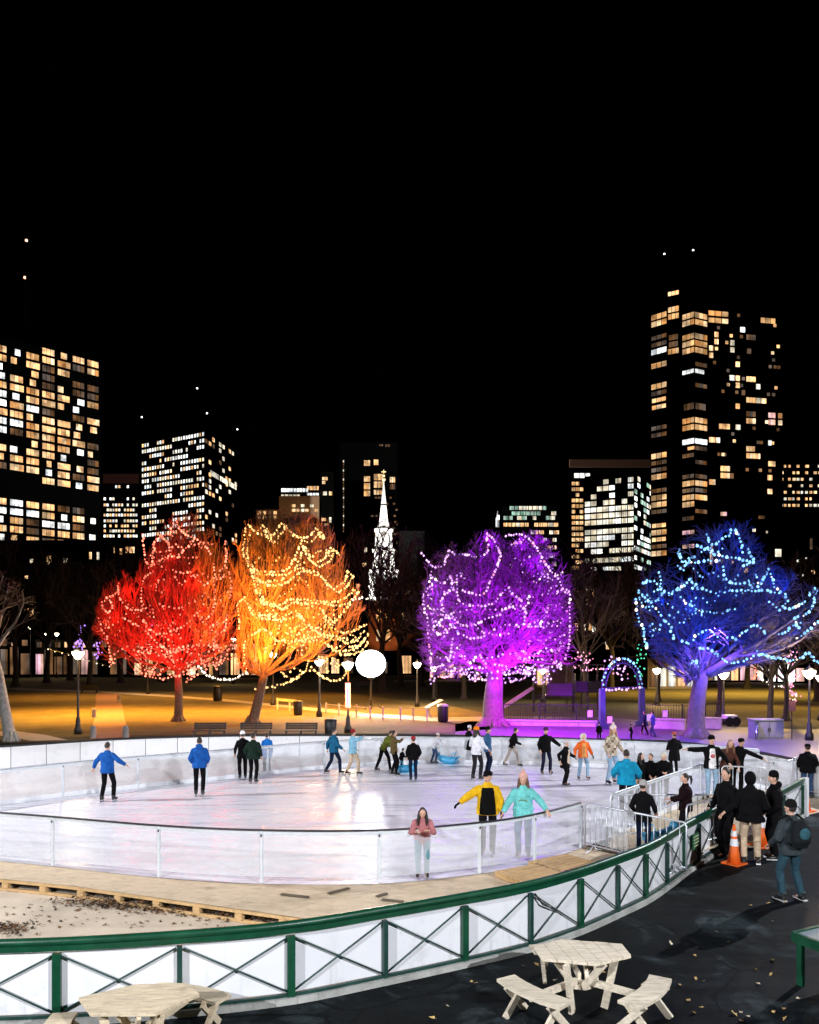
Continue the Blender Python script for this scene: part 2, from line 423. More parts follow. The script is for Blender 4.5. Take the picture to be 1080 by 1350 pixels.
    t['_k'] = k; t['_hd'] = list(hd); t['_sh'] = list(sh); t['_hip'] = list(hipc); t['_arms'] = [x for a in arms for p_ in a for x in p_]
    return t

M_STEEL = paint('steel', (.55, .56, .58), .3, .1, 20, 0, 1.0)
BLUE = (.012, .085, .33); TEAL = (.01, .26, .46); NAVY = (.008, .013, .035); JEAN = (.03, .06, .13); LJEAN = (.28, .42, .55); KHAKI = (.52, .40, .27)
person(140, 979, 1057, 'leftmost skater on the ice, blue jacket, both arms held out, seen from behind', yaw=-8, jk=BLUE, tr=DARK, hl=(-.30, .05, -.42), hr=(.42, .02, -.30), fl=(-.02, -.03, 0), fr=(.12, .06, 0), bulk=1.12)
person(263, 973, 1050, 'skater in hooded blue jacket standing alone with hands in pockets, seen from behind', yaw=8, jk=BLUE, hood='down', hl=(-.04, .12, -.42), hr=(.04, .12, -.42), bulk=1.15)
person(320, 965, 1028, 'skater in black coat and white knit hat, half hidden behind the dark green jacket', yaw=20, jk=DARK, hem=.12, hat='beanie', hatc=(.8, .8, .8), hl=(-.1, .1, -.45))
person(334, 967, 1033, 'skater in dark green and black jacket standing before the white knit hat', yaw=-10, jk=(.010, .022, .015), hem=.05, bulk=1.2, hl=(-.1, .1, -.45), hr=(.1, .1, -.45))
person(352, 967, 1019, 'skater in long bright blue coat with black leggings', yaw=25, jk=(.015, .16, .55), hem=.22, hair='short', bulk=1.1)
person(441, 960, 1021, 'skater in teal blue jacket stepping off beside a red hat', yaw=-55, jk=(.012, .10, .19), tr=NAVY, hl=(-.25, -.05, -.46), hr=(.12, .22, -.40), fl=(-.05, -.28, .03), fr=(.0, .22, 0), bulk=1.2)
person(465, 962, 1022, 'skater in pale blue jacket and khaki trousers with red hat, one hand raised', yaw=-70, jk=(.22, .45, .58), tr=KHAKI, hat='beanie', hatc=(.30, .015, .02), hr=(.1, .34, .12), hl=(-.05, .2, -.4), fl=(0, -.2, 0), fr=(0, .22, 0), bulk=1.1)
person(505, 965, 1017, 'skater in olive jacket bending forward with legs apart', yaw=-65, jk=(.11, .12, .02), tr=DARK, lean=(.26, 0), hl=(-.05, .22, -.36), hr=(.05, .25, -.36), fl=(0, -.25, 0), fr=(0, .3, 0), stand=1.1)
person(518, 963, 1023, 'skater in brown camouflage hoodie holding a hand to the face', yaw=-80, jk=(.11, .075, .03), tr=DARK, hr=(.05, .32, .05), hl=(-.05, .15, -.42), hood='down', fr=(0, .12, 0))
person(529, 987, 1016, 'small child in black snowsuit beside a blue skating aid', yaw=-60, jk=DARK, hat='beanie', hl=(0, .3, -.3), hr=(0, .3, -.3), lean=(.12, 0), bulk=1.3)
person(545, 972, 1030, 'skater in black jacket and dark jeans with red hat, standing alone facing away', yaw=10, jk=DARK, tr=NAVY, hat='beanie', hatc=(.35, .03, .03), hl=(-.06, .1, -.44), hr=(.06, .1, -.44), bulk=1.2)
person(574, 966, 1007, 'child in white jacket pushing a blue skating aid', yaw=-75, jk=(.62, .62, .66), tr=JEAN, hat='beanie', hatc=(.6, .55, .55), lean=(.16, 0), hl=(0, .38, -.3), hr=(0, .38, -.3), fl=(0, -.2, 0))
person(617, 957, 1006, 'skater in long black coat and pale hood at the far boards', yaw=-60, jk=DARK, hem=.3, hat='beanie', hatc=(.6, .55, .6), lean=(.06, 0))
person(627, 959, 1029, 'skater in white jacket and orange hat looking down', yaw=-40, jk=(.75, .75, .8), tr=(.02, .018, .022), hat='beanie', hatc=(.85, .22, .02), hair='long', hl=(-.02, .3, -.25), hr=(.15, .2, -.35), fr=(.05, .08, 0), near=True)
person(643, 959, 1022, 'skater in blue denim jacket and black knit hat', yaw=-75, jk=(.05, .13, .26), tr=NAVY, hat='beanie', hl=(0, .12, -.46))
person(676, 961, 1011, 'skater in black jacket and khaki trousers striding to the right', yaw=-85, jk=DARK, tr=(.45, .38, .33), fl=(0, -.35, .02), fr=(0, .28, 0), hl=(0, -.1, -.48), hr=(.0, .28, -.36), lean=(.12, 0), stand=1.05)
person(718, 960, 1021, 'skater in black jacket and plum hat with one arm swung out', yaw=-165, jk=DARK, tr=(.012, .012, .03), hat='beanie', hatc=(.07, .02, .07), hl=(-.42, .12, -.34), hr=(.1, .1, -.48), fl=(-.12, .05, 0), bulk=1.15, face=True)
person(745, 976, 1037, 'skater in open black coat over a cream top, turning away', yaw=-120, jk=DARK, hem=.2, tr=DARK, hat='beanie', hatc=(.55, .5, .52), shirt=(.62, .48, .36), lean=(.05, .03), hl=(-.25, .25, -.34), hr=(.2, -.1, -.4), bulk=1.1)
person(768, 968, 1028, 'skater in orange jacket with white fur hood and pale jeans', yaw=-170, jk=(.75, .14, .025), tr=LJEAN, hat='fur', hatc=(.75, .66, .62), shirt=(.75, .32, .10), hl=(-.2, .06, -.46), hr=(.18, .08, -.46), fr=(.06, 0, 0), fl=(-.1, .05, 0), bulk=1.1, gloves=DARK)
plaid, nt_, b_ = newmat('plaid_wool')
_tc = N(nt_, 'ShaderNodeTexCoord'); _ck = N(nt_, 'ShaderNodeTexChecker', Scale=11.0); _ck.inputs[1].default_value = (.62, .50, .34, 1); _ck.inputs[2].default_value = (.05, .04, .035, 1)
_c2 = N(nt_, 'ShaderNodeTexChecker', Scale=5.5); _c2.inputs[1].default_value = (.7, .62, .48, 1); _c2.inputs[2].default_value = (.28, .2, .13, 1)
_mx = N(nt_, 'ShaderNodeMixRGB'); nt_.links.new(_tc.outputs['Object'], _ck.inputs[0]); nt_.links.new(_tc.outputs['Object'], _c2.inputs[0])
nt_.links.new(_ck.outputs[0], _mx.inputs[1]); nt_.links.new(_c2.outputs[0], _mx.inputs[2]); nt_.links.new(_mx.outputs[0], b_.inputs['Base Color']); b_.inputs['Roughness'].default_value = .9
person(808, 957, 1034, 'skater in beige and black plaid jacket with pale hat and light jeans', yaw=-150, mat=plaid, tr=LJEAN, hat='pom', hatc=(.75, .6, .58), hair='long', hairc=(.35, .2, .1), hl=(-.2, .1, -.45), hr=(.1, .1, -.48), fr=(.1, 0, 0), lean=(0, -.03))
# the three close to the near boards
person(643, 1017, 1128, 'skater in yellow and black jacket with black cap, arms held wide behind the glass', yaw=176, jk=(.72, .42, .015), tr=DARK, hat='cap', shirt=(.004, .004, .004), sw=1.5, hl=(-.12, .12, -.48), hr=(.44, .12, -.30), gloves=DARK, near=True, face=True, bulk=1.25, head=(-25, 0))
person(690, 1021, 1131, 'skater in mint hoodie and jeans with pale bobble hat, one hand on the rail', yaw=168, jk=(.16, .55, .52), tr=(.10, .17, .28), hat='pom', hatc=(.62, .36, .30), hair='long', hairc=(.12, .06, .03), hl=(-.34, .18, -.36), hr=(.26, .1, -.46), near=True, face=True, bulk=1.15, head=(0, -14), hood='down', print_='arc')
person(557, 1064, 1158, 'girl in mauve jacket with long dark hair leaning over the near boards', yaw=180, jk=(.42, .16, .17), tr=(.12, .26, .30), hair='long', hairc=(.012, .009, .009), hl=(.03, .34, -.14), hr=(-.02, .36, -.16), lean=(.20, 0), near=True, face=True, head=(0, -10), stand=1.05, bulk=1.05)
person(826, 989, 1078, 'skater in bright teal jacket seen from behind with one hand on the hip', yaw=-12, jk=(.01, .25, .42), tr=DARK, hl=(-.16, .12, -.36), hr=(.16, .16, -.38), bulk=1.3, near=True)
person(845, 993, 1062, 'skater with long black hair and black coat beside the teal jacket', yaw=-150, jk=DARK, hair='long', hairc=(.008, .007, .007), hem=.2, hl=(-.05, .2, -.4))
person(858, 994, 1061, 'skater with dark hood and pale face between black coats', yaw=150, jk=DARK, hair='short', face=True, hl=(-.05, .2, -.4), bulk=1.1)
person(874, 992, 1060, 'skater in black jacket and cream hat bending over clasped hands', yaw=170, jk=DARK, hat='beanie', hatc=(.62, .56, .45), lean=(.2, 0), hl=(.12, .32, -.26), hr=(-.12, .32, -.26), bulk=1.3, stand=1.03)
person(889, 966, 1022, 'skater in long black coat and red hat standing by the far boards', yaw=5, jk=DARK, hem=.32, hat='beanie', hatc=(.45, .10, .09), hl=(-.05, .2, -.36), hr=(.05, .2, -.36), bulk=1.15)
person(938, 971, 1054, 'skater in open black jacket and printed white shirt stretching one arm sideways', yaw=174, jk=DARK, tr=LJEAN, shirt=(.78, .76, .76), print_=(.5, .03, .03), hat='beanie', hl=(-.30, .1, -.40), hr=(.52, .05, .0), face=True, bulk=1.1)
person(957, 975, 1050, 'skater in brown jacket leaning on the neighbour in the printed shirt', yaw=165, jk=(.09, .035, .025), hair='long', hairc=(.2, .09, .04), lean=(.05, -.1), hl=(-.1, .15, -.45), hr=(.2, .2, -.3))
person(972, 972, 1050, 'skater in black jacket leaning with one arm stretched down to the right', yaw=160, jk=DARK, hat='cap', lean=(.1, -.08), hl=(-.5, .1, -.2), hr=(.1, .15, -.45))
# outside the ice
person(848, 1030, 1124, 'person in grey knit hat, black jacket and jeans waiting inside the barrier', yaw=-30, jk=DARK, hem=.1, tr=NAVY, hat='beanie', hatc=(.36, .34, .33), shoe='shoe', near=True, hl=(-.08, .2, -.4), hr=(.08, .2, -.4))
person(904, 1020, 1112, 'woman in dark maroon jacket with ponytail holding the barrier', yaw=80, jk=(.010, .004, .005), hair='pony', hairc=(.02, .012, .01), hl=(-.1, .42, -.22), hr=(.05, .3, -.36), shoe='shoe', near=True, face=True, bulk=1.2, z=ICE)
person(958, 1013, 1132, 'bearded man in black jacket behind the fence end', z=.0, yaw=110, jk=DARK, shoe='shoe', near=True, face=True, hl=(-.05, .25, -.42), hr=(.1, .2, -.44), bulk=1.15)
person(988, 1019, 1139, 'man in raised black hood and khaki trousers beside the first cone', z=0, yaw=-20, jk=DARK, hem=.05, tr=KHAKI, hood='up', shoe='shoe', sole=(.8, .8, .8), near=True, hl=(-.06, .22, -.4), hr=(.06, .22, -.4), bulk=1.22, fr=(.05, .08, 0))
person(1021, 1018, 1132, 'woman in black jacket and black knit hat looking left', z=0, yaw=80, jk=DARK, hat='beanie', shoe='shoe', sole=(.75, .75, .75), near=True, face=True, hl=(0, .2, -.42), hr=(0, .2, -.42), bulk=1.15, hood='down')
BP = person(1042, 1056, 1187, 'person in grey hoodie and worn jeans with a backpack on the dark walkway', z=0, yaw=15, jk=(.035, .045, .05), tr=(.025, .06, .08), hat='beanie', hatc=(.008, .008, .008), shoe='shoe', sole=(.6, .6, .6), near=True, hl=(-.1, .2, -.4), hr=(.06, .22, -.4), bulk=1.15, fl=(-.05, .03, 0), fr=(.1, -.03, 0))
person(1065, 981, 1052, 'man in black jacket and dark jeans with cap, back turned near the far cone', z=0, yaw=-10, jk=DARK, tr=JEAN, hat='cap', shoe='shoe', hl=(-.05, .2, -.38), hr=(.05, .2, -.38), bulk=1.3)
person(850, 937, 968, 'distant passer-by in dark clothes walking behind the rink', z=0, yaw=60, jk=(.02, .02, .04), fl=(0, -.25, 0), fr=(0, .25, 0), shoe='shoe')
person(861, 938, 971, 'distant passer-by in purple lit jacket walking behind the rink', z=0, yaw=50, jk=(.08, .06, .2), tr=(.05, .05, .12), fl=(0, -.2, 0), fr=(0, .2, 0), shoe='shoe')
person(790, 953, 978, 'child in black coat standing behind the far white fence', z=0, yaw=170, jk=DARK, hat='beanie', shoe='shoe')
person(833, 955, 977, 'small child in black crouching behind the far white fence', z=0, yaw=90, jk=DARK, hat='beanie', shoe='shoe', lean=(.1, 0), hl=(0, .3, -.2), hr=(0, .3, -.2))

# backpack carried by the person on the walkway
def backpack(p):
    k = p['_k']; sh, hip = Vector(p['_sh']), Vector(p['_hip'])
    t = thing('backpack', 'black and teal backpack worn on the back of the grey hoodie', 'backpack', p.location, p.rotation_euler.z)
    m = MB(); c = hip.lerp(sh, .62) + Vector((0, -.235 * k, .0))
    m.tube([c + Vector((0, .02, -.24 * k)), c + Vector((0, -.02, -.12 * k)), c + Vector((0, -.01, .1 * k)), c + Vector((0, .03, .22 * k))], [(.15 * k, .08 * k), (.18 * k, .12 * k), (.165 * k, .11 * k), (.09 * k, .05 * k)], 14)
    fuse(m, 'pack', cloth((.012, .014, .016)), t, .012, 4)
    m = MB(); m.ell(c + Vector((0, -.10 * k, .0)), (.11 * k, .045 * k, .12 * k), 14, 10); fuse(m, 'pocket', cloth((.03, .09, .11)), t, .01, 3)
    for sg in (-1, 1):
        m = MB(); x = .115 * sg * k
        m.tube([sh + Vector((x, -.16 * k, .02 * k)), sh + Vector((x, -.02, .085 * k)), sh + Vector((x, .15 * k, .0)), sh + Vector((x, .165 * k, -.2 * k)), hip + Vector((x * 1.3, .02, .12 * k)), hip + Vector((x * 1.2, -.16 * k, .1 * k))], .022 * k, 8)
        m.build('strap', cloth((.01, .01, .01)), t, True)
backpack(BP)
fuse_all()
# ------------------------------------------------------------------ setting
def poly_sheet(name, pts, z, mat, kind='structure'):
    me = bpy.data.meshes.new(name); me.from_pydata([(p[0], p[1], z) for p in pts], [], [tuple(range(len(pts)))])
    bm = bmesh.new(); bm.from_mesh(me)
    for f in bm.faces:
        if f.normal.z < 0: f.normal_flip()
    bmesh.ops.triangulate(bm, faces=bm.faces[:]); bm.to_mesh(me); bm.free()
    me.materials.append(mat); o = bpy.data.objects.new(name, me); col.objects.link(o)
    if kind: o['kind'] = kind
    return o
def smooth_line(pts, step):
    """Catmull-Rom through the points, resampled at even steps"""
    P = [Vector(p) for p in pts]; P = [P[0] * 2 - P[1]] + P + [P[-1] * 2 - P[-2]]; out = []
    for i in range(1, len(P) - 2):
        for j in range(12):
            t = j / 12; a, b, c, d = P[i - 1:i + 3]
            out.append(.5 * ((2 * b) + (c - a) * t + (2 * a - 5 * b + 4 * c - d) * t * t + (3 * b - a - 3 * c + d) * t ** 3))
    out.append(P[-2]); return resample(out, step)
def resample(pts, step):
    L = [0]
    for a, b in zip(pts, pts[1:]): L.append(L[-1] + (b - a).length)
    n = max(1, round(L[-1] / step)); res = []; k = 0
    for i in range(n + 1):
        s = L[-1] * i / n
        while k < len(L) - 2 and L[k + 1] < s: k += 1
        t = (s - L[k]) / max(1e-9, L[k + 1] - L[k]); res.append(pts[k].lerp(pts[k + 1], min(1, t)))
    return res

def grass_mat(name, c1, c2):
    m, nt, b = newmat(name); tc = N(nt, 'ShaderNodeTexCoord')
    a = N(nt, 'ShaderNodeTexNoise', Scale=.35, Detail=9.0, Roughness=.7); f = N(nt, 'ShaderNodeTexNoise', Scale=9.0, Detail=6.0, Roughness=.8)
    for q in (a, f): nt.links.new(tc.outputs['Object'], q.inputs['Vector'])
    mx = N(nt, 'ShaderNodeMath', operation='MULTIPLY_ADD'); mx.inputs[1].default_value = .55
    nt.links.new(a.outputs[0], mx.inputs[0]); m2 = N(nt, 'ShaderNodeMath', operation='MULTIPLY'); m2.inputs[1].default_value = .45
    nt.links.new(f.outputs[0], m2.inputs[0]); nt.links.new(m2.outputs[0], mx.inputs[2])
    r = ramp(nt, mx.outputs[0], [(.36, c1), (.5, tuple((x + y) / 2 for x, y in zip(c1, c2))), (.63, c2)])
    nt.links.new(r.outputs[0], b.inputs['Base Color']); b.inputs['Roughness'].default_value = .95
    bp = N(nt, 'ShaderNodeBump', Strength=.9, Distance=.12); nt.links.new(f.outputs[0], bp.inputs['Height']); nt.links.new(bp.outputs[0], b.inputs['Normal'])
    return m
M_GRASS = grass_mat('dry_grass', (.055, .045, .012), (.17, .13, .04))
M_GRASS2 = grass_mat('unlit_grass', (.02, .024, .008), (.06, .055, .018))  # darker copy of the grass, for lawn that no lamp reaches
def asphalt_mat():
    m, nt, b = newmat('asphalt'); tc = N(nt, 'ShaderNodeTexCoord')
    a = N(nt, 'ShaderNodeTexNoise', Scale=.55, Detail=8.0, Roughness=.65, Distortion=.6); f = N(nt, 'ShaderNodeTexNoise', Scale=90.0, Detail=3.0)
    mp = N(nt, 'ShaderNodeMapping'); mp.inputs['Scale'].default_value = (.35, 3.2, 1); mp.inputs['Rotation'].default_value = (0, 0, R(-24))
    st = N(nt, 'ShaderNodeTexNoise', Scale=1.0, Detail=6.0, Roughness=.6)
    nt.links.new(tc.outputs['Object'], a.inputs['Vector']); nt.links.new(tc.outputs['Object'], f.inputs['Vector'])
    nt.links.new(tc.outputs['Object'], mp.inputs[0]); nt.links.new(mp.outputs[0], st.inputs['Vector'])
    mx = N(nt, 'ShaderNodeMixRGB', blend_type='MULTIPLY'); mx.inputs[0].default_value = .9
    r1 = ramp(nt, a.outputs[0], [(.36, (.002, .0026, .003)), (.54, (.009, .0125, .014)), (.66, (.058, .076, .084))])  # the lightest blue-grey stop puts a wet sheen into the colour
    r2 = ramp(nt, st.outputs[0], [(.35, (.38, .4, .42)), (.6, (1, 1, 1))])
    nt.links.new(r1.outputs[0], mx.inputs[1]); nt.links.new(r2.outputs[0], mx.inputs[2])
    m3 = N(nt, 'ShaderNodeMixRGB', blend_type='MULTIPLY'); m3.inputs[0].default_value = .7
    r3 = ramp(nt, f.outputs[0], [(.4, (.45, .45, .45)), (.62, (1.5, 1.5, 1.5))]); nt.links.new(mx.outputs[0], m3.inputs[1]); nt.links.new(r3.outputs[0], m3.inputs[2])
    vo = N(nt, 'ShaderNodeTexVoronoi', feature='DISTANCE_TO_EDGE', Scale=.42); vd = N(nt, 'ShaderNodeMixRGB', blend_type='ADD'); vd.inputs[0].default_value = .35
    nt.links.new(tc.outputs['Object'], vd.inputs[1]); nt.links.new(a.outputs['Color'], vd.inputs[2]); nt.links.new(vd.outputs[0], vo.inputs['Vector'])
    rv = ramp(nt, vo.outputs[0], [(.004, (.15, .15, .15)), (.012, (1, 1, 1))]); m4 = N(nt, 'ShaderNodeMixRGB', blend_type='MULTIPLY'); m4.inputs[0].default_value = .8
    nt.links.new(m3.outputs[0], m4.inputs[1]); nt.links.new(rv.outputs[0], m4.inputs[2]); nt.links.new(m4.outputs[0], b.inputs['Base Color'])
    rr = N(nt, 'ShaderNodeMapRange'); rr.inputs[1].default_value = .35; rr.inputs[2].default_value = .65; rr.inputs[3].default_value = .5; rr.inputs[4].default_value = .85
    nt.links.new(a.outputs[0], rr.inputs[0]); nt.links.new(rr.outputs[0], b.inputs['Roughness']); b.inputs['Specular IOR Level'].default_value = .06
    bp = N(nt, 'ShaderNodeBump', Strength=.5, Distance=.008); nt.links.new(f.outputs[0], bp.inputs['Height']); nt.links.new(bp.outputs[0], b.inputs['Normal'])
    return m
M_ASPH = asphalt_mat()
M_PAVE = paint('plaza_paving', (.075, .072, .075), .6, .3, .8, .3, bscale=30)
M_PATH = paint('path_paving', (.34, .30, .26), .8, .25, 1.2, .3, bscale=20)
M_SAND = paint('basin_concrete', (.64, .53, .40), .85, .22, .7, .4, bscale=25)
M_DECK = wood('plywood', (.74, .59, .40))
M_PINE = wood('pallet_pine', (.66, .43, .20))
def panel_mat():
    m, nt, b = newmat('white_panel'); tc = N(nt, 'ShaderNodeTexCoord'); no = N(nt, 'ShaderNodeTexNoise', Scale=1.6, Detail=9.0, Roughness=.7)
    mp = N(nt, 'ShaderNodeMapping'); mp.inputs['Scale'].default_value = (7, 7, .7); ns = N(nt, 'ShaderNodeTexNoise', Scale=1.0, Detail=6.0, Roughness=.65)
    nt.links.new(tc.outputs['Object'], no.inputs['Vector']); nt.links.new(tc.outputs['Object'], mp.inputs[0]); nt.links.new(mp.outputs[0], ns.inputs['Vector'])
    r1 = ramp(nt, no.outputs[0], [(.25, (.60, .61, .62)), (.42, (.79, .81, .84)), (.7, (.83, .84, .86))]); r2 = ramp(nt, ns.outputs[0], [(.30, (.74, .73, .70)), (.44, (1, 1, 1))])
    sx = N(nt, 'ShaderNodeSeparateXYZ'); nt.links.new(tc.outputs['Generated'], sx.inputs[0]); mr = N(nt, 'ShaderNodeMapRange'); mr.inputs[1].default_value = .0; mr.inputs[2].default_value = .35; mr.inputs[3].default_value = 1; mr.inputs[4].default_value = .35; nt.links.new(sx.outputs['Z'], mr.inputs[0])
    mx = N(nt, 'ShaderNodeMixRGB', blend_type='MULTIPLY'); nt.links.new(mr.outputs[0], mx.inputs[0]); nt.links.new(r1.outputs[0], mx.inputs[1]); nt.links.new(r2.outputs[0], mx.inputs[2]); nt.links.new(mx.outputs[0], b.inputs['Base Color'])
    b.inputs['Roughness'].default_value = .5; bp = N(nt, 'ShaderNodeBump', Strength=.25, Distance=.03); nt.links.new(no.outputs[0], bp.inputs['Height']); nt.links.new(bp.outputs[0], b.inputs['Normal']); return m
M_WHITE = panel_mat()
M_GREEN = paint('green_paint', (.003, .060, .027), .38, .3, 3, .12)
M_DGREEN = paint('dark_green_paint', (.008, .045, .035), .45, .3, 3, .1)
M_BLACK = paint('black_iron', (.012, .012, .013), .45, .2, 6, .1)
M_GALV = paint('galvanised', (.62, .66, .70), .38, .15, 5, .1, .6)
M_STONE = paint('granite', (.36, .34, .33), .8, .25, 2, .4)
M_CONC = paint('kerb_concrete', (.40, .41, .38), .85, .3, 3, .3)

def ice_mat():
    m, nt, b = newmat('ice'); tc = N(nt, 'ShaderNodeTexCoord')
    a = N(nt, 'ShaderNodeTexNoise', Scale=.22, Detail=6.0, Roughness=.6, Distortion=1.2)
    mp = N(nt, 'ShaderNodeMapping'); mp.inputs['Scale'].default_value = (.35, 2.2, 1); mp.inputs['Rotation'].default_value = (0, 0, R(7))
    s = N(nt, 'ShaderNodeTexNoise', Scale=1.1, Detail=9.0, Roughness=.72, Distortion=.5)
    w1 = N(nt, 'ShaderNodeTexWave', wave_type='RINGS', Scale=.16, Distortion=6.0, Detail=4.0); w1.inputs['Detail Scale'].default_value = .6
    mp2 = N(nt, 'ShaderNodeMapping'); mp2.inputs['Scale'].default_value = (1.5, 14, 1); mp2.inputs['Rotation'].default_value = (0, 0, R(-12))
    s2 = N(nt, 'ShaderNodeTexNoise', Scale=1.3, Detail=7.0, Roughness=.75, Distortion=.4)
    nt.links.new(tc.outputs['Object'], a.inputs['Vector']); nt.links.new(tc.outputs['Object'], w1.inputs['Vector'])
    nt.links.new(tc.outputs['Object'], mp.inputs[0]); nt.links.new(mp.outputs[0], s.inputs['Vector'])
    nt.links.new(tc.outputs['Object'], mp2.inputs[0]); nt.links.new(mp2.outputs[0], s2.inputs['Vector'])
    r1 = ramp(nt, a.outputs[0], [(.35, (.83, .80, .90)), (.5, (.90, .89, .94)), (.68, (.94, .94, .965))])
    r2 = ramp(nt, s.outputs[0], [(.33, (.70, .71, .78)), (.52, (1, 1, 1))])
    r3 = ramp(nt, s2.outputs[0], [(.34, (.74, .75, .80)), (.44, (1, 1, 1))])
    r4 = ramp(nt, w1.outputs['Fac'], [(0, (.86, .86, .9)), (.06, (1, 1, 1))])
    cur = r1
    for q, k in ((r2, .65), (r3, .6), (r4, .5)):
        mx = N(nt, 'ShaderNodeMixRGB', blend_type='MULTIPLY'); mx.inputs[0].default_value = k
        nt.links.new(cur.outputs[0], mx.inputs[1]); nt.links.new(q.outputs[0], mx.inputs[2]); cur = mx
    for sc_, rot, st in ((.5, 20, 3.0), (.8, -35, 2.2), (1.3, 75, 1.8), (.35, 5, 4.0)):          # skate cuts: thin curved lines
        mq = N(nt, 'ShaderNodeMapping'); mq.inputs['Scale'].default_value = (sc_ / st, sc_ * st, 1); mq.inputs['Rotation'].default_value = (0, 0, R(rot))
        nq = N(nt, 'ShaderNodeTexNoise', Scale=1.0, Detail=1.5, Distortion=.6); nt.links.new(tc.outputs['Object'], mq.inputs[0]); nt.links.new(mq.outputs[0], nq.inputs['Vector'])
        md = N(nt, 'ShaderNodeMath', operation='MULTIPLY'); md.inputs[1].default_value = 14; fq = N(nt, 'ShaderNodeMath', operation='FRACT')
        nt.links.new(nq.outputs[0], md.inputs[0]); nt.links.new(md.outputs[0], fq.inputs[0])
        rq = ramp(nt, fq.outputs[0], [(.465, (1, 1, 1)), (.5, (.60, .63, .72)), (.535, (1, 1, 1))])
        mx = N(nt, 'ShaderNodeMixRGB', blend_type='MULTIPLY'); mx.inputs[0].default_value = .7
        nt.links.new(cur.outputs[0], mx.inputs[1]); nt.links.new(rq.outputs[0], mx.inputs[2]); cur = mx
    nt.links.new(cur.outputs[0], b.inputs['Base Color'])
    rr = N(nt, 'ShaderNodeMapRange'); rr.inputs[1].default_value = .35; rr.inputs[2].default_value = .62; rr.inputs[3].default_value = .16; rr.inputs[4].default_value = .5
    nt.links.new(s.outputs[0], rr.inputs[0]); nt.links.new(rr.outputs[0], b.inputs['Roughness'])
    b.inputs['Specular IOR Level'].default_value = .22
    bp = N(nt, 'ShaderNodeBump', Strength=.12, Distance=.01); nt.links.new(s2.outputs[0], bp.inputs['Height']); nt.links.new(bp.outputs[0], b.inputs['Normal'])
    return m
M_ICE = ice_mat()
def plexi_mat():
    m = bpy.data.materials.new('scuffed_acrylic'); m.use_nodes = True; nt = m.node_tree; nt.nodes.remove(nt.nodes['Principled BSDF'])
    t = N(nt, 'ShaderNodeBsdfTransparent'); t.inputs[0].default_value = (.93, .955, .97, 1)
    g = N(nt, 'ShaderNodeBsdfGlossy'); g.inputs['Roughness'].default_value = .06
    d = N(nt, 'ShaderNodeBsdfDiffuse'); d.inputs[0].default_value = (.85, .87, .92, 1)
    lw = N(nt, 'ShaderNodeLayerWeight', Blend=.18); tc = N(nt, 'ShaderNodeTexCoord')
    mp = N(nt, 'ShaderNodeMapping'); mp.inputs['Scale'].default_value = (.8, .8, 3)
    no = N(nt, 'ShaderNodeTexNoise', Scale=1.2, Detail=9.0, Roughness=.75, Distortion=1.0)
    nt.links.new(tc.outputs['Object'], mp.inputs[0]); nt.links.new(mp.outputs[0], no.inputs['Vector'])
    mr = N(nt, 'ShaderNodeMapRange'); mr.inputs[1].default_value = .42; mr.inputs[2].default_value = .72; mr.inputs[3].default_value = .33; mr.inputs[4].default_value = .52
    nt.links.new(no.outputs[0], mr.inputs[0])
    m1 = N(nt, 'ShaderNodeMixShader'); m2 = N(nt, 'ShaderNodeMixShader'); mu = N(nt, 'ShaderNodeMath', operation='MULTIPLY'); mu.inputs[1].default_value = .5
    nt.links.new(lw.outputs['Fresnel'], mu.inputs[0]); nt.links.new(mu.outputs[0], m1.inputs[0]); nt.links.new(t.outputs[0], m1.inputs[1]); nt.links.new(g.outputs[0], m1.inputs[2])
    nt.links.new(mr.outputs[0], m2.inputs[0]); nt.links.new(m1.outputs[0], m2.inputs[1]); nt.links.new(d.outputs[0], m2.inputs[2])
    nt.links.new(m2.outputs[0], nt.nodes['Material Output'].inputs[0]); return m
M_PLEXI = plexi_mat()

# --- ground
m = MB(); K = 64
m.add([(900 * math.cos(2 * PI * i / K), 300 + 900 * math.sin(2 * PI * i / K), 0) for i in range(K)], [tuple(range(K))])
structure(m.build('ground', M_GRASS2))
FENCE_N = [G(*p) for p in ((-330, 1366), (-200, 1362), (-90, 1357), (75, 1351), (237, 1339), (384, 1322), (508, 1297), (613, 1274), (700, 1253), (766, 1230), (815, 1208), (852, 1190), (880, 1171), (903, 1153), (922, 1140), (948, 1123))]
def Gt(px, py, h):                    # base of a thing of height h whose top is seen at the pixel
    p = G(px, py, h); return Vector((p.x, p.y, 0))
FENCE_R = [Gt(1000, 1056, 1.14), Gt(1034, 1038, 1.14), Gt(1059, 1025, 1.14)]
FENCE_F = [Gt(x, y, 1.14) for x, y in ((-140, 992), (-60, 986), (0, 983), (140, 974), (230, 970.5), (320, 968.5), (440, 968), (560, 968.5), (660, 970.5), (750, 973), (830, 975), (900, 978), (1000, 991), (1080, 1007), (1130, 1017))]
basin = [p for p in FENCE_N] + [p for p in FENCE_R] + [Vector((14.2, 26.0, 0))] + FENCE_F[::-1] + [Vector((-24, 20, 0))]
ring_out = [Vector((-40, 2, 0)), Vector((60, 2, 0)), Vector((60, 36, 0)), G(1080, 975), G(960, 968), G(900, 962), G(640, 967), G(560, 973), G(300, 974), G(100, 976), G(0, 980), Vector((-40, 40, 0))]
structure(poly_sheet('walkway', ring_out, .004, M_ASPH))
poly_sheet('pavement', [G(*p) for p in ((600, 972), (700, 975), (900, 978), (1000, 990), (1160, 1022), (1300, 1000), (1300, 955), (1060, 962), (930, 957), (800, 946), (650, 944), (600, 955))], .008, M_PAVE)
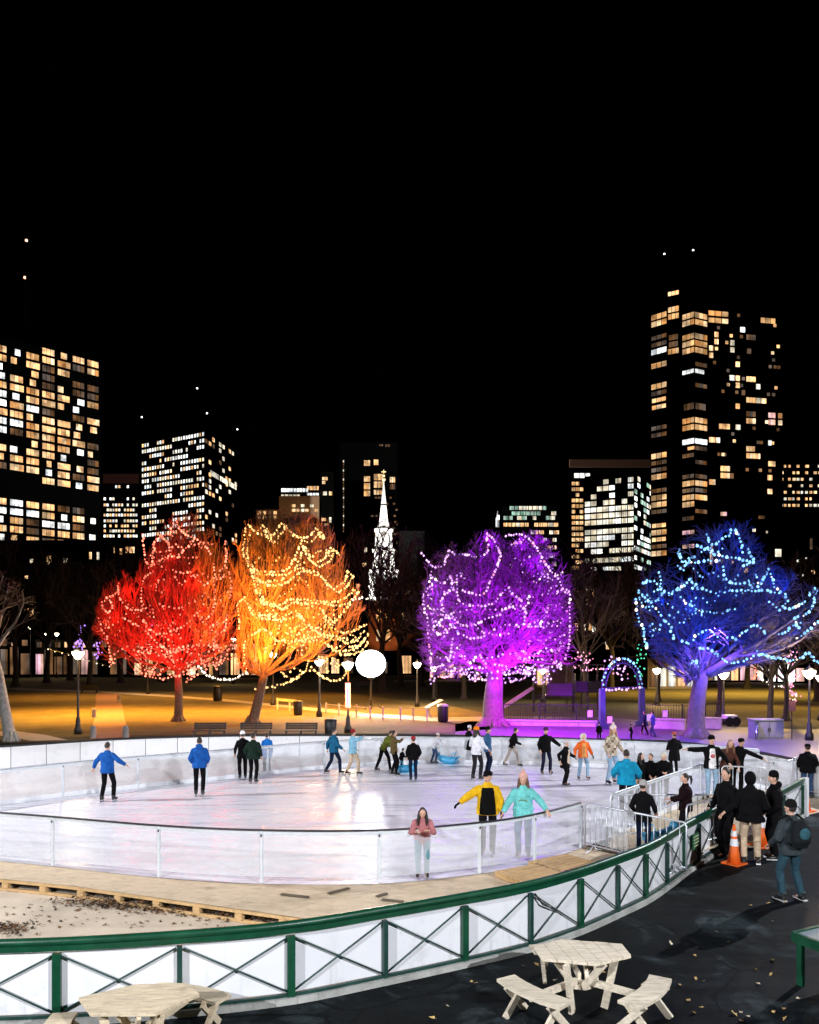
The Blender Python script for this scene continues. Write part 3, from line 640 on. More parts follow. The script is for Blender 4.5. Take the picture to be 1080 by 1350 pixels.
poly_sheet('lawn', [G(*p) for p in ((-500, 985), (-60, 979), (60, 973), (160, 970), (320, 967), (560, 967), (640, 962), (655, 944), (600, 932), (520, 922), (380, 905), (200, 896), (0, 895), (-500, 897))], .008, M_GRASS)
poly_sheet('lawn', [G(*p) for p in ((880, 952), (1000, 956), (1300, 966), (1300, 903), (1000, 899), (700, 897), (690, 912), (840, 925))], .006, M_GRASS)
poly_sheet('path', [G(*p) for p in ((-60, 905), (40, 908), (130, 911), (230, 917), (310, 923), (400, 932), (480, 940), (570, 946), (655, 945), (650, 951), (570, 951), (480, 944), (400, 935.5), (310, 926), (230, 919.5), (130, 913), (40, 910), (-60, 907))], .013, M_PATH)
poly_sheet('path', [G(*p) for p in ((118, 975), (124, 950), (127, 914), (158, 914.5), (165, 950), (172, 972))], .017, paint('brick_path', (.20, .11, .08), .8, .25, 2.5, .4, bscale=18))
poly_sheet('path', [G(*p) for p in ((-40, 965), (20, 964), (60, 969), (90, 976), (40, 977), (10, 971), (-40, 970))], .013, M_PATH)
poly_sheet('path', [G(*p) for p in ((520, 897), (700, 896), (1100, 898), (1300, 900), (1300, 903), (1000, 900.5), (700, 898.5), (520, 899))], .010, M_PATH)
poly_sheet('basin_floor', basin, .012, M_SAND)

# --- ice and the wooden deck round it
PLEX_N = smooth_line([G(x, y, ICE) for x, y in ((-520, 1098), (-330, 1105), (-140, 1121), (0, 1135), (70, 1142), (210, 1157), (345, 1165), (500, 1165), (632, 1152), (705, 1138), (766, 1118))], .2)
def Gi(x, y): p = G(x, y, ICE + 1.06); return Vector((p.x, p.y, ICE))
PLEX_R = [Gi(806, 1047), Gi(880, 1022), Gi(940, 1003), Gi(1000, 1001), Gi(1042, 1003), Gi(1050, 998)]
PLEX_F = smooth_line([G(x, y, ICE) for x, y in ((-300, 1100), (-140, 1082), (0, 1062), (111, 1047), (194, 1038), (300, 1027), (418, 1014), (490, 1009), (560, 1006.5), (650, 1007), (720, 1009), (800, 1012), (860, 1015), (930, 1020))], .2) + [Gi(1000, 988)]
ice_poly = PLEX_N + PLEX_R + PLEX_F[::-1]
structure(poly_sheet('ice', ice_poly, ICE, M_ICE))
deck_out = [G(x, y, ICE) for x, y in ((-520, 1118), (-330, 1132), (-140, 1144), (0, 1158), (100, 1168), (230, 1186), (400, 1210))]
fence_in = [p + (Vector((-.1, 1, 0)).normalized() * .75) for p in FENCE_N[7:15]]
deck = PLEX_N + [Vector((4.9, 18.4, ICE)), Gi(800, 1052), Gi(960, 1046)] + [p for p in fence_in[::-1]] + deck_out[::-1]
deck = [Vector((p.x, p.y, ICE)) for p in deck]
structure(poly_sheet('deck', deck, ICE - .006, M_DECK))
gap = poly_sheet('deck', [Vector((p.x, p.y, 0)) for p in (Vector((4.6, 18.9, 0)), Gi(806, 1047) + Vector((0, -.02, 0)), Gi(880, 1022), Gi(940, 1003), Gi(985, 1006), Vector((9.0, 21.0, 0)), Vector((7.6, 19.6, 0)), Vector((6.2, 18.4, 0)), Vector((5.0, 18.3, 0)))], ICE - .010, M_DECK)
poly_sheet('deck', PLEX_F + [Vector((p.x - .1, p.y - .15, 0)) for p in FENCE_F[::-1]], ICE - .014, paint('pale_deck', (.74, .66, .60), .7, .15, .6, .1))
# pallet edge under the deck: two rails and blocks (one long timber edge)
e = MB(); line = smooth_line(deck_out[:1] + deck_out[1:], .45); line = [Vector((p.x, p.y, 0)) for p in line]
root = thing_w('deck_edge', 'long pine pallet edge with dark slots carrying the plywood deck', 'deck edge', line[len(line) // 2])
off = Vector((-.25, -1, 0)).normalized()
for nm, z0, th in (('top_rail', .205, .05), ('bottom_rail', .045, .055)):
    e = MB()
    for a, b in zip(line, line[1:]): e.beam(a + off * .03 + Vector((0, 0, z0)), b + off * .03 + Vector((0, 0, z0)), .05, th)
    e.build(nm, M_PINE, root)
for p, q in zip(line[::2], line[1::2]):
    e = MB(); e.beam(p + off * .02 + Vector((0, 0, .125)), p.lerp(q, .32) + off * .02 + Vector((0, 0, .125)), .10, .105); e.build('block', M_PINE, root)
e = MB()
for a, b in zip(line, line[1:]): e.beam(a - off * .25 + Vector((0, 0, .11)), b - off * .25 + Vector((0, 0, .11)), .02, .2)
e.build('skirt', paint('shadow_board', (.05, .04, .03)), root)  # dark board behind the slots, its colour standing in for shade
# loose battens on the deck
bt = [tag(o, l, 'batten') for o, l in (
    (MB(), 'x'),) if False]
for (a, b), l in ((((371, 1180), (407, 1184)), 'dark thin batten lying on the plywood deck, left of its neighbour'), (((433, 1179), (460, 1172)), 'dark thin batten tilted on the plywood deck below the glass post'),
                  (((504, 1187), (532, 1190)), 'dark batten on the deck close above the green rail'), (((497, 1183), (510, 1179)), 'short pale batten on the plywood deck')):
    p, q = G(*a, ICE), G(*b, ICE); e = MB(); z = Vector((0, 0, .016)); e.beam(p + z, q + z, .07, .03)
    tag(e.build('batten', wood('old_batten', (.10, .08, .05)), loc=p), l, 'batten')
# pallets lying at the right end of the deck
for (x, y, rz), l in (((700, 1158, .55), 'pine pallet with dark slots lying on the deck above the green rail'), ((742, 1144, .62), 'pine pallet at the right end of the deck below the steel barrier')):
    t = thing('pallet', l, 'pallet', G(x, y, ICE), rz)
    for i in range(6):
        e = MB(); e.box((0, -.4 + i * .16, .115), (1.15, .12, .022)); e.build('slat', M_PINE, t)
    for i in (-1, 0, 1):
        e = MB(); e.box((i * .5, 0, .052), (.09, .95, .10)); e.build('bearer', M_PINE, t)
# heap of dead leaves against the pallets, and leaves on the asphalt
def leaves(name, spots, label, mats, s0, s1):
    m = MB()
    for (p, z) in spots:
        s = random.uniform(s0, s1); a = random.uniform(0, 2 * PI); t = random.uniform(-.6, .6); n = 5
        M = Matrix.Translation((p[0], p[1], z + .01)) @ Matrix.Rotation(a, 4, 'Z') @ Matrix.Rotation(t, 4, 'X') @ Matrix.Rotation(random.uniform(-.5, .5), 4, 'Y')
        vs = [(0, -s, 0), (s * .35, -s * .35, .1 * s), (s * .7, -.1 * s, .25 * s), (s * .3, s * .2, .05 * s), (s * .15, s, .2 * s), (-s * .15, s * .5, 0), (-s * .6, s * .3, .25 * s), (-s * .35, -s * .3, .08 * s), (0, 0, -.06 * s)]
        m.cur = random.randrange(len(mats)); m.add([M @ Vector(v) for v in vs], [(8, i, (i + 1) % 8) for i in range(8)])
    o = m.build(name, mats); o['kind'] = 'stuff'; tag(o, label, 'leaves'); return o
LM = [paint('leaf_brown', (.16, .08, .03), .8, .3, 3), paint('leaf_dark', (.05, .03, .015), .8, .3, 3)]
sp = []
for i in range(1300):
    t = random.random(); p = G(100 + 290 * t + random.gauss(0, 22), 1190 + 25 * t + random.gauss(0, 3.2)); sp.append((p, .015 + max(0, random.gauss(.02, .03))))
for i in range(130): p = G(random.gauss(14, 16), random.gauss(1226, 4)); sp.append((p, .015 + random.random() * .03))
for i in range(160): p = G(random.uniform(0, 420), random.uniform(1192, 1226)); sp.append((p, .014))
leaves('dead_leaves', sp, 'brown dead leaves heaped along the pallet edge on the sandy floor', LM, .025, .06)
LM2 = [paint('leaf_yellow', (.55, .38, .14), .8, .25, 3), paint('leaf_tan', (.42, .26, .10), .8, .3, 3), paint('leaf_pale', (.6, .5, .35), .8, .2, 3)]
sp = []
for i in range(46): p = G(random.uniform(560, 1110), 1180 + 190 * random.random() ** .8); sp.append((p, .012))
for i in range(120):
    a_, b_ = FENCE_N[8 + i % 7], FENCE_N[9 + i % 7]; q_ = a_.lerp(b_, random.random()); dq = (b_ - a_).normalized(); q_ = q_ + Vector((dq.y, -dq.x, 0)) * (.12 + abs(random.gauss(0, .12))); sp.append((q_, .012))
sp = [s for s in sp if s[0].y < min(13.4 + .62 * (s[0].x - 3.0), 30) ]
for x, y in ((590, 1328), (945, 1230), (1034, 1332), (1020, 1336), (925, 1330), (915, 1337), (960, 1243), (990, 1195), (1035, 1190), (690, 1275), (1052, 1318)): sp.append((G(x, y), .012))
leaves('fallen_leaves', sp, 'scattered dry yellow leaves on the dark asphalt', LM2, .035, .065)

# --- near green fence: rail, posts, cross braces, white panels, kerb
UP = Vector((0, 0, 1))
def fence(name, label, posts, minor, rail_r, back=False, braces=True, group=None):
    root = thing_w(name, label, 'fence', posts[len(posts) // 2], group)
    sm = smooth_line(posts, .3)
    m = MB(); m.tube([p + UP * 1.085 for p in sm], [(rail_r, rail_r)] * len(sm), 10); m.build('top_rail', M_GREEN, root, True)
    m = MB()
    for a, b in zip(sm, sm[1:]): m.beam(a + UP * 1.0, b + UP * 1.0, .05, .075)
    m.build('lower_rail', M_GREEN, root)
    nin = Vector((0, 1, 0))
    for i, p in enumerate(posts):
        q = posts[min(i + 1, len(posts) - 1)] - posts[max(i - 1, 0)]; rz = math.atan2(q.y, q.x)
        w = .105 if i % 2 == 0 else .065
        m = MB(); m.box(p + UP * .50, (w, .07, .86), rz)
        if i % 2 == 0: m.box(p + UP * .06, (w + .06, .11, .05), rz)
        m.build('post', M_DGREEN if i % 2 else M_GREEN, root)
    m = MB()
    for a, b in zip(sm, sm[1:]): m.beam(a + UP * .045, b + UP * .045, .16, .09)
    m.build('kerb', M_CONC, root)
    m = MB()
    for a, b in zip(sm, sm[1:]): m.beam(a + UP * .115, b + UP * .115, .05, .04)
    m.build('bottom_rail', M_DGREEN, root)
    for a, b in zip(posts, posts[1:]):
        d = (b - a).normalized(); n = Vector((-d.y, d.x, 0))
        m = MB(); m.beam(a + n * .05 + d * .01 + UP * .53, b + n * .05 - d * .01 + UP * .53, .012, .80); m.build('panel', M_WHITE, root)
        if braces:
            for z0, z1, o in ((.16, .90, .0), (.90, .16, .024)):
                m = MB(); m.tube([a + d * .05 - n * (o - .012) + UP * z0, b - d * .05 - n * (o - .012) + UP * z1], .0125, 8); m.build('brace', M_DGREEN, root, True)
    return root
FN = fence('fence', 'near green fence with cross braces over white panels, curving round the walkway', FENCE_N[1:], True, .055)
m = MB(); p = FENCE_N[-1]; m.box(p + Vector((.16, .06, .56)), (.20, .16, 1.1), .7); m.build('end_panel', M_WHITE, FN)
m = MB(); m.box(p + Vector((-.02, -.02, .54)), (.13, .13, 1.07), .7); m.build('end_post', M_BLACK, FN)
m = MB(); m.tube([FENCE_N[8] * .93 + FENCE_N[9] * .07 + Vector((-.0, -.05, .92)), FENCE_N[8] * .78 + FENCE_N[9] * .22 + Vector((0, -.05, .70)), FENCE_N[8] * .6 + FENCE_N[9] * .4 + Vector((0, -.06, .60)), FENCE_N[8] * .45 + FENCE_N[9] * .55 + Vector((0, -.04, .50))], .013, 6)
tag(m.build('cable', M_BLACK, loc=FENCE_N[8]), 'black cable tied along one brace of the near green fence', 'cable')
FR = fence('fence', 'short green fence end with white post beyond the cones, right of the entry', FENCE_R, False, .06)
m = MB(); m.box(FENCE_R[-1] + Vector((.08, .05, .56)), (.22, .16, 1.12), .9); m.build('end_panel', M_WHITE, FR)
# small green notice with cream lines near the fence end
p = FENCE_N[-2] * .6 + FENCE_N[-3] * .4; dd = (FENCE_N[-2] - FENCE_N[-3]).normalized(); rz = math.atan2(dd.y, dd.x); nn = Vector((dd.y, -dd.x, 0))
t = thing('notice', 'small green notice with pale lines on the last panels of the near fence', 'sign', p + nn * .05 + UP * .62, rz)
m = MB(); m.box((0, 0, 0), (.42, .015, .34)); m.build('board', paint('notice_green', (.02, .16, .07), .5), t)
for i in range(4):
    m = MB(); m.box((0, -.010, .11 - i * .07), (.34, .006, .022)); m.build('line', paint('notice_cream', (.75, .72, .45), .5), t)
# far fence
def far_fence():
    root = thing_w('fence', 'long far fence of white panels under a dark rail, closing the rink basin', 'fence', FENCE_F[7])
    sm = smooth_line(FENCE_F, 1.3)
    m = MB(); m.tube([p + UP * 1.105 for p in sm], .05, 8); m.build('top_rail', M_BLACK, root, True)
    for i, (a, b) in enumerate(zip(sm, sm[1:])):
        m = MB(); d = (b - a).normalized(); m.beam(a + d * .012 + UP * .56, b - d * .012 + UP * .56, .02, 1.0); m.build('panel', M_WHITE, root)
        m = MB(); n = Vector((-d.y, d.x, 0)); m.box(a + n * .05 + UP * .53, (.06, .06, 1.06), math.atan2(d.y, d.x)); m.build('post', M_DGREEN, root)
    m = MB()
    for a, b in zip(sm, sm[1:]): m.beam(a + UP * .04, b + UP * .04, .14, .08)
    m.build('kerb', M_CONC, root)
far_fence()

# --- acrylic boards round the ice
def boards(label, line, posts_at, step, rail=M_BLACK, kick=True, h=1.06, two=True):
    root = thing_w('rink_boards', label, 'rink boards', line[len(line) // 2])
    P = posts_at
    m = MB(); m.tube([p + UP * h for p in line], .022, 6); m.build('top_rail', rail, root, True)
    m = MB()
    for a, b in zip(line, line[1:]): m.beam(a + UP * (h - .055), b + UP * (h - .055), .022, .05)
    m.build('edge_strip', M_POST, root)
    if kick:
        m = MB()
        for a, b in zip(line, line[1:]): m.beam(a + UP * .07, b + UP * .07, .05, .14)
        m.build('kick_plate', M_WHITE, root)
    for i, p in enumerate(P):
        q = P[min(i + 1, len(P) - 1)] - P[max(i - 1, 0)]; rz = math.atan2(q.y, q.x)
        m = MB(); m.box(p + UP * h / 2, (.05, .06, h - .03), rz)
        m.build('post', M_POST, root)
        m = MB(); m.box(p + UP * (h - .1) + Vector((math.sin(rz), -math.cos(rz), 0)) * .035, (.03, .012, .05), rz); m.build('latch', M_BLACK, root)
    for a, b in zip(P, P[1:]):
        seg = [p for p in line if (p - a).dot(b - a) > 0 and (p - b).dot(a - b) > 0 and (p - a).length < (b - a).length * 1.1]
        seg = [a] + sorted(seg, key=lambda p: (p - a).length) + [b]
        m = MB()
        for u, v in zip(seg, seg[1:]):
            m.add([u + UP * .14, v + UP * .14, v + UP * (h - .02), u + UP * (h - .02)], [(0, 1, 2, 3)])
        m.build('glass_panel', M_PLEXI, root)
    return root
M_POST = paint('white_post', (.62, .67, .70), .45, .1, 4, .05)
boards('near curved clear rink boards with dark rail, in front of the ice', PLEX_N, [G(x, y, ICE) for x, y in ((-420, 1102), (-240, 1112), (-80, 1127), (70, 1142), (210, 1157), (345, 1165), (500, 1165), (632, 1152), (705, 1138), (766, 1118))], 2, kick=False)
pr = resample(PLEX_R, 1.6); boards('right hand clear rink boards beside the entry lane', resample(PLEX_R, .3), pr, 2, rail=M_GALV)
pf = resample(PLEX_F, 2.35); boards('far clear rink boards with white kick plate, in front of the white fence', PLEX_F, pf, 2, rail=M_GALV)

# --- crowd barriers
def barrier(label, a, b, zz=ICE - .006, sheet=False):
    a, b = Vector(a), Vector(b); d = b - a; L = d.length; rz = math.atan2(d.y, d.x)
    t = thing('crowd_barrier', label, 'barrier', (a.x, a.y, zz), rz, 'steel crowd barriers at the rink entry')
    m = MB(); m.tube([(0, 0, .12), (0, 0, 1.02), (.06, 0, 1.09), (L - .06, 0, 1.09), (L, 0, 1.02), (L, 0, .12)], .021, 8); m.tube([(0, 0, .16), (L, 0, .16)], .018, 8); m.build('frame', M_GALV, t, True)
    n = int(L / .155)
    for i in range(1, n):
        m = MB(); x = L * i / n; m.tube([(x, 0, .16), (x, 0, 1.08)], .008, 6); m.build('bar', M_GALV, t, True)
    for x in (.25, L - .25):
        m = MB(); m.tube([(x, -.28, .015), (x, -.1, .06), (x, 0, .15), (x, .1, .06), (x, .28, .015)], .018, 6); m.build('foot', M_GALV, t, True)
    if sheet:
        m = MB(); m.add([(.03, .012, .2), (L * .45, .012, .2), (L * .45, .012, 1.06), (.03, .012, 1.06)], [(0, 1, 2, 3)]); m.build('clear_sheet', M_PLEXI, t)
    return t
def Gb(x, y): return G(x, y, ICE + 1.08)
barrier('nearest steel crowd barrier, slanting down from the end of the near boards', Gb(771, 1059), Gb(905, 1085), sheet=True)
barrier('steel crowd barrier along the back of the entry lane behind the grey hat', Gb(806, 1048), Gb(946, 1048))
barrier('steel crowd barrier standing further right behind the black jackets', Gb(952, 1010), Gb(1010, 1012))
barrier('steel crowd barrier at the far right of the entry, near the fence end', Gb(905, 1062), Gb(960, 1050))

# --- traffic cones
def cone(px, py, hpx, label):
    p = G(px, py); k = hpx / F * p.y / .9
    t = thing('traffic_cone', label, 'cone', p, random.uniform(0, 1), 'orange traffic cones by the entry')
    m = MB(); m.box((0, 0, .02 * k), (.42 * k, .42 * k, .04 * k)); m.build('base', M_ORANGE, t)
    m = MB(); r = lambda z: (.15 - .125 * z / .9) * k
    m.lathe([(r(z), z * k) for z in (.04, .3, .6, .9)], n=20); m.build('body', M_ORANGE, t, True)
    for z0, z1 in ((.42, .58), (.64, .76)):
        m = MB(); m.lathe([(r(z0) + .004, z0 * k), (r(z1) + .004, z1 * k)], n=20, cap=False); m.build('reflective_band', M_WHITE, t, True)
M_ORANGE = paint('cone_orange', (.85, .14, .015), .5, .12, 4, .05)
cone(968, 1139, 52, 'nearest orange cone with white bands at the end of the near fence')
cone(1004, 1116, 55, 'orange cone between the khaki trousers and the backpack')
cone(1062, 1070, 42, 'farthest orange cone by the white fence end, below the man in cap')

# --- blue skating aids (moulded seal shapes with a raised handle)
def aid(px, py, k, rz, label, z=ICE):
    t = thing('skating_aid', label, 'skating aid', G(px, py, z), rz, 'blue moulded skating aids')
    m = MB(); m.tube([(-.55, 0, .30), (-.35, 0, .22), (0, 0, .20), (.35, 0, .26), (.55, 0, .40)], [(.10, .12), (.2, .19), (.24, .19), (.2, .2), (.10, .12)], 14)
    m.ell((.55, 0, .48), (.14, .14, .14)); m.tube([(-.5, 0, .3), (-.68, -.16, .42)], [.06, .05], 8); m.tube([(-.5, 0, .3), (-.68, .16, .42)], [.06, .05], 8)
    m.v = [tuple(x * k for x in p) for p in m.v]; o = m.build('hull', M_AID, t, True)
    for s in (-1, 1):
        m = MB(); m.tube([(-.3 * k, s * .16 * k, .3 * k), (-.42 * k, s * .17 * k, .62 * k), (-.5 * k, s * .1 * k, .66 * k)], .025 * k, 8); m.build('handle', M_AID, t, True)
        m = MB(); m.box((0, s * .16 * k, .02 * k), (1.0 * k, .05 * k, .04 * k)); m.build('runner', M_AID, t)
M_AID = paint('blue_plastic', (.06, .36, .62), .35, .15, 3, .03)
aid(590, 1007, .75, 2.6, 'blue skating aid pushed by the child in white at the far boards')
aid(537, 1018, .7, .5, 'blue skating aid beside the child in black snowsuit')
aid(870, 1114, .85, .5, 'large blue skating aid behind the barrier between two waiting people')
t = thing('bench', 'low white topped bench behind the steel barrier by the grey hat', 'bench', G(826, 1112, ICE), -.25)
m = MB(); m.box((0, 0, .44), (1.05, .36, .05)); m.build('seat', M_WHITE, t)
for x in (-.45, .45):
    for y in (-.13, .13):
        m = MB(); m.box((x, y, .208), (.06, .06, .415)); m.build('leg', M_BLACK, t)

# --- hexagonal picnic tables with three benches
def clip(poly, n, d):                       # keep the part of a 2-D polygon where n.p <= d
    out = []
    for i, p in enumerate(poly):
        q = poly[(i + 1) % len(poly)]; a, b = n[0] * p[0] + n[1] * p[1] - d, n[0] * q[0] + n[1] * q[1] - d
        if a <= 0: out.append(p)
        if a * b < 0: t = a / (a - b); out.append((p[0] + (q[0] - p[0]) * t, p[1] + (q[1] - p[1]) * t))
    return out
def picnic(outline, seam, label, c, benches):
    W = [G(x, y, .75) for x, y in outline]; P = sum(W, Vector((0, 0, 0))) / len(W); M_T = wood('pale_timber_%d' % int(c[2] * 100), c)
    t = thing('picnic_table', label, 'picnic table', (P.x, P.y, 0), 0, 'hexagonal timber picnic tables')
    hexa = [(p.x - P.x, p.y - P.y) for p in W][::-1]; n = (math.cos(seam), math.sin(seam)); lo = min(n[0] * p[0] + n[1] * p[1] for p in hexa); hi = max(n[0] * p[0] + n[1] * p[1] for p in hexa)
    m = MB(); K = 7; w = (hi - lo) / K
    for i in range(K):
        q = clip(clip(hexa, n, lo + (i + 1) * w - .0045), (-n[0], -n[1]), -(lo + i * w + .0045))
        if len(q) > 2: m.prism(q, .708 + .003 * (i % 2), .748 + .003 * (i % 2))
    m.build('tabletop', M_T, t)
    for a in benches:
        u = Vector((math.cos(R(a)), math.sin(R(a)), 0)); v = Vector((-u.y, u.x, 0)); q = MB(); c0 = u * .93; w = .52
        arc = lambda s, r, o: (c0 + v * (s * w) + u * (r + o * (1 - s * s)))[:2]
        q.prism([arc(-1 + .25 * i, -.17, .07) for i in range(9)] + [arc(1.08 - .27 * i, .14, .07) for i in range(9)], .405, .447); q.build('bench', M_T, t)
        for s in (-1, 1):                                                      # crossing splayed legs of each bench
            b0 = c0 + v * s * .33
            q = MB(); q.beam(b0 - u * .17 + UP * .40, b0 + u * .20 + UP * .012, .045, .09); q.build('leg', M_T, t)
            q = MB(); q.beam(b0 + v * s * .05 + u * .13 + UP * .40, b0 + v * s * .05 - u * .24 + UP * .012, .045, .09); q.build('leg', M_T, t)
        q = MB(); q.beam(u * .10 + UP * .355, u * 1.0 + UP * .355, .045, .09); q.build('bearer', M_T, t)
        q = MB(); q.beam(u * .44 + v * .12 + UP * .70, u * .30 + v * .10 + UP * .012, .05, .10); q.build('table_leg', M_T, t)
        q = MB(); q.beam(u * .40 - v * .12 + UP * .70, u * .08 - v * .10 + UP * .30, .045, .09); q.build('strut', M_T, t)
    q = MB(); q.prism([(x * .3, y * .3) for x, y in hexa], .26, .305); q.build('hub', M_T, t)
    return t
picnic(((704, 1247), (740, 1238), (820, 1244), (832, 1259), (787, 1270), (715, 1263)), R(8), 'right hexagonal picnic table in pale timber with its benches, standing on the asphalt', (.80, .71, .55), (218, 322, 90))
picnic(((104, 1315), (180, 1297), (246, 1296), (263, 1310), (205, 1335), (120, 1336)), R(-70), 'left hexagonal picnic table in tan timber, cut off below, before the green fence', (.74, .62, .43), (196, 300, 70))
# green table with grey top in the lower right corner
t = thing('green_table', 'green framed table with grey top, cut off at the lower right corner', 'table', G(1130, 1300), R(28))
m = MB(); m.box((0, 0, .74), (1.5, .9, .025)); m.build('top', paint('grey_top', (.22, .27, .30), .4, .2, 3), t)
m = MB()
for x, y, w, d in ((0, .47, 1.56, .06), (0, -.47, 1.56, .06), (.78, 0, .06, .88), (-.78, 0, .06, .88)): m.box((x, y, .70), (w, d, .14))
m.build('frame', M_GREEN, t)
for x in (-.7, .7):
    for y in (-.4, .4):
        m = MB(); m.box((x, y, .315), (.08, .08, .63)); m.build('leg', M_GREEN, t)

# --- benches behind the far fence
def park_bench(px, label):
    p = G(px, 974); t = thing('park_bench', label, 'bench', (p.x, p.y, 0), 0, 'black park benches behind the far fence')
    for i in range(3):
        m = MB(); m.box((0, -.12 + .13 * i, .44), (1.75, .10, .035)); m.build('seat', M_BLACK, t)
    for i in range(3):
        m = MB(); m.box((0, .22 + .02 * i, .56 + .12 * i), (1.75, .03, .10)); m.build('backrest', M_BLACK, t)
    for x in (-.8, 0, .8):
        m = MB(); m.beam((x, -.2, 0), (x, -.17, .44), .05, .05); m.beam((x, .2, 0), (x, .21, .44), .05, .05); m.beam((x, .2, .42), (x, .29, .86), .05, .04); m.build('leg', M_BLACK, t)
for x, l in ((276, 'black park bench left of the other two, below the red tree'), (337, 'black park bench right below the orange tree trunk'), (397, 'black park bench beside the slanted black bin')): park_bench(x, l)
def bin_(px, base, hpx, label, tilt=0, top=None):
    p = G(px, base); h = hpx / F * p.y; t = thing('litter_bin', label, 'bin', p, tilt)
    m = MB(); m.lathe([(h * .24, 0), (h * .29, h * .1), (h * .31, h * .85), (h * .29, h * .88)], n=16); m.build('bin_body', M_BLACK, t, True)
    m = MB(); m.lathe([(h * .33, h * .88), (h * .32, h * .93), (h * .2, h)], n=16); m.build('lid', top or M_BLACK, t, True)
bin_(393, 943, 20, 'black litter bin at the left end of the low white fence')
bin_(287, 924, 20, 'black litter bin on the lawn between the red and orange trees')
bin_(584, 952, 24, 'black litter bin with white liner by the purple tree', top=M_WHITE)
bin_(436, 973, 26, 'wide black bin behind the far fence by the lamp post')
# low white post and rail fence along the lawn path
pts = [(366, 935.5), (382, 937), (396, 938.5), (430, 942), (447, 944), (470, 946), (488, 948), (505, 949), (528, 950), (545, 950.5), (563, 951)]
pts = [G(*p) for p in pts]; t = thing_w('post_fence', 'low pale post and rail fence along the lawn path', 'fence', pts[5])
M_PW = paint('weathered_white', (.62, .52, .42), .8, .2, 3)
for p in pts: m = MB(); m.box(p + UP * .45, (.12, .12, .9)); m.build('post', M_PW, t)
m = MB(); m.beam(pts[0] + UP * .8, pts[2] + UP * .8, .05, .2); m.build('rail', M_PW, t)
m = MB()
for a, b in zip(pts[3:], pts[4:]): m.beam(a + UP * .78, b + UP * .78, .025, .025); m.beam(a + UP * .4, b + UP * .4, .025, .025)
m.build('wire', M_PW, t)
# gate stubs of the brick path
for x, y, l in ((124, 946, 'short stone bollard left of the brick path, far end'), (157, 926, 'short stone bollard right of the brick path, far end'), (123, 973, 'short stone bollard left of the brick path, near end'), (166, 973, 'short stone bollard right of the brick path, near end')):
    m = MB(); p = G(x, y); m.lathe([(.16, 0), (.16, .55), (.11, .68)], p, 12); tag(m.build('bollard', M_STONE, loc=p), l, 'bollard', 'stone bollards of the brick path')

# --- lamp posts
M_LAMP = glow('lamp_globe', (1.0, .86, .62), 26)
M_COOL = glow('cool_lamp', (.92, .95, 1.0), 40)
def lamp_post(px, top, base, label, power, cool=False, color=(1, .72, .42), double=False):
    p = G(px, base); h = CAMH - (top - HOR) * p.y / F
    t = thing('street_lamp', label, 'lamp post', p, 0, 'park lamp posts')
    m = MB(); m.lathe([(.22, 0), (.22, .3), (.14, .45), (.12, .9), (.07, 1.0), (.055, h - .45), (.09, h - .36), (.12, h - .3)], n=12); m.build('pole', M_BLACK, t, True)
    m = MB(); m.lathe([(.11, h - .30), (.30, h - .05), (.33, h + .1), (.12, h + .24)], n=16); m.build('globe', M_COOL if cool else M_LAMP, t, True)
    m = MB(); m.lathe([(.34, h + .12), (.12, h + .30), (.03, h + .36), (.015, h + .5)], n=12, cap=True); m.build('cap', M_BLACK, t, True)
    lamp('POINT', p + Vector((0, 0, h + .02)) + Vector((0, -.45, 0)), power, color, .2)
    return t
LAMPS = ((103, 862, 968, 'park lamp post standing alone on the left lawn before the dark slope', 700, False), (195, 848, 915, 'park lamp post glowing behind the left side of the red tree', 900, False),
         (308, 843, 902, 'park lamp post between the red and orange trees', 900, False), (360, 863, 930, 'park lamp post showing through the orange tree trunk', 500, False),
         (421, 872, 945, 'park lamp post with bluish glare at the right of the orange tree', 1200, True), (459, 876, 966, 'tall park lamp post with purple banner behind the far fence', 600, False),
         (550, 876, 932, 'park lamp post right of the big floodlight', 1500, False), (572, 881, 925, 'park lamp post at the left edge of the purple tree', 500, False),
         (954, 889, 955, 'park lamp post right of the blue tree trunk', 700, False), (1067, 887, 976, 'tall park lamp post near the right picture edge', 1300, False),
         (866, 884, 930, 'park lamp post behind the lit arch', 1800, False), (716, 884, 925, 'park lamp post by the lit gabled house', 600, False),
         (40, 827, 893, 'far lamp post on the left street, tallest of its cluster', 500, False), (62, 836, 893, 'far lamp post on the left street, second of its cluster', 400, False), (75, 836, 894, 'far lamp post on the left street, rightmost of its cluster', 400, False), (1082, 893, 950, 'park lamp post cut by the right picture edge', 500, False))
for a in LAMPS: lamp_post(*a)
p = G(459, 966); t = thing('banner', 'narrow glowing purple banner on the lamp post behind the far fence', 'banner', (p.x - .1, p.y - .12, CAMH - (917 - HOR) * p.y / F))
m = MB(); m.box((.1, 0, 0), (.30, .03, 1.45)); m.build('sheet', paint('purple_banner', (.30, .10, .45), .7), t)
m = MB(); m.box((.1, -.022, -.1), (.10, .01, 1.0)); m.build('light_strip', glow('banner_strip', (.7, .35, 1.0), 2.2), t)
for z in (-.74, .74): m = MB(); m.tube([(-.1, .06, z), (.25, 0, z)], .02, 6); m.build('bracket', M_BLACK, t)
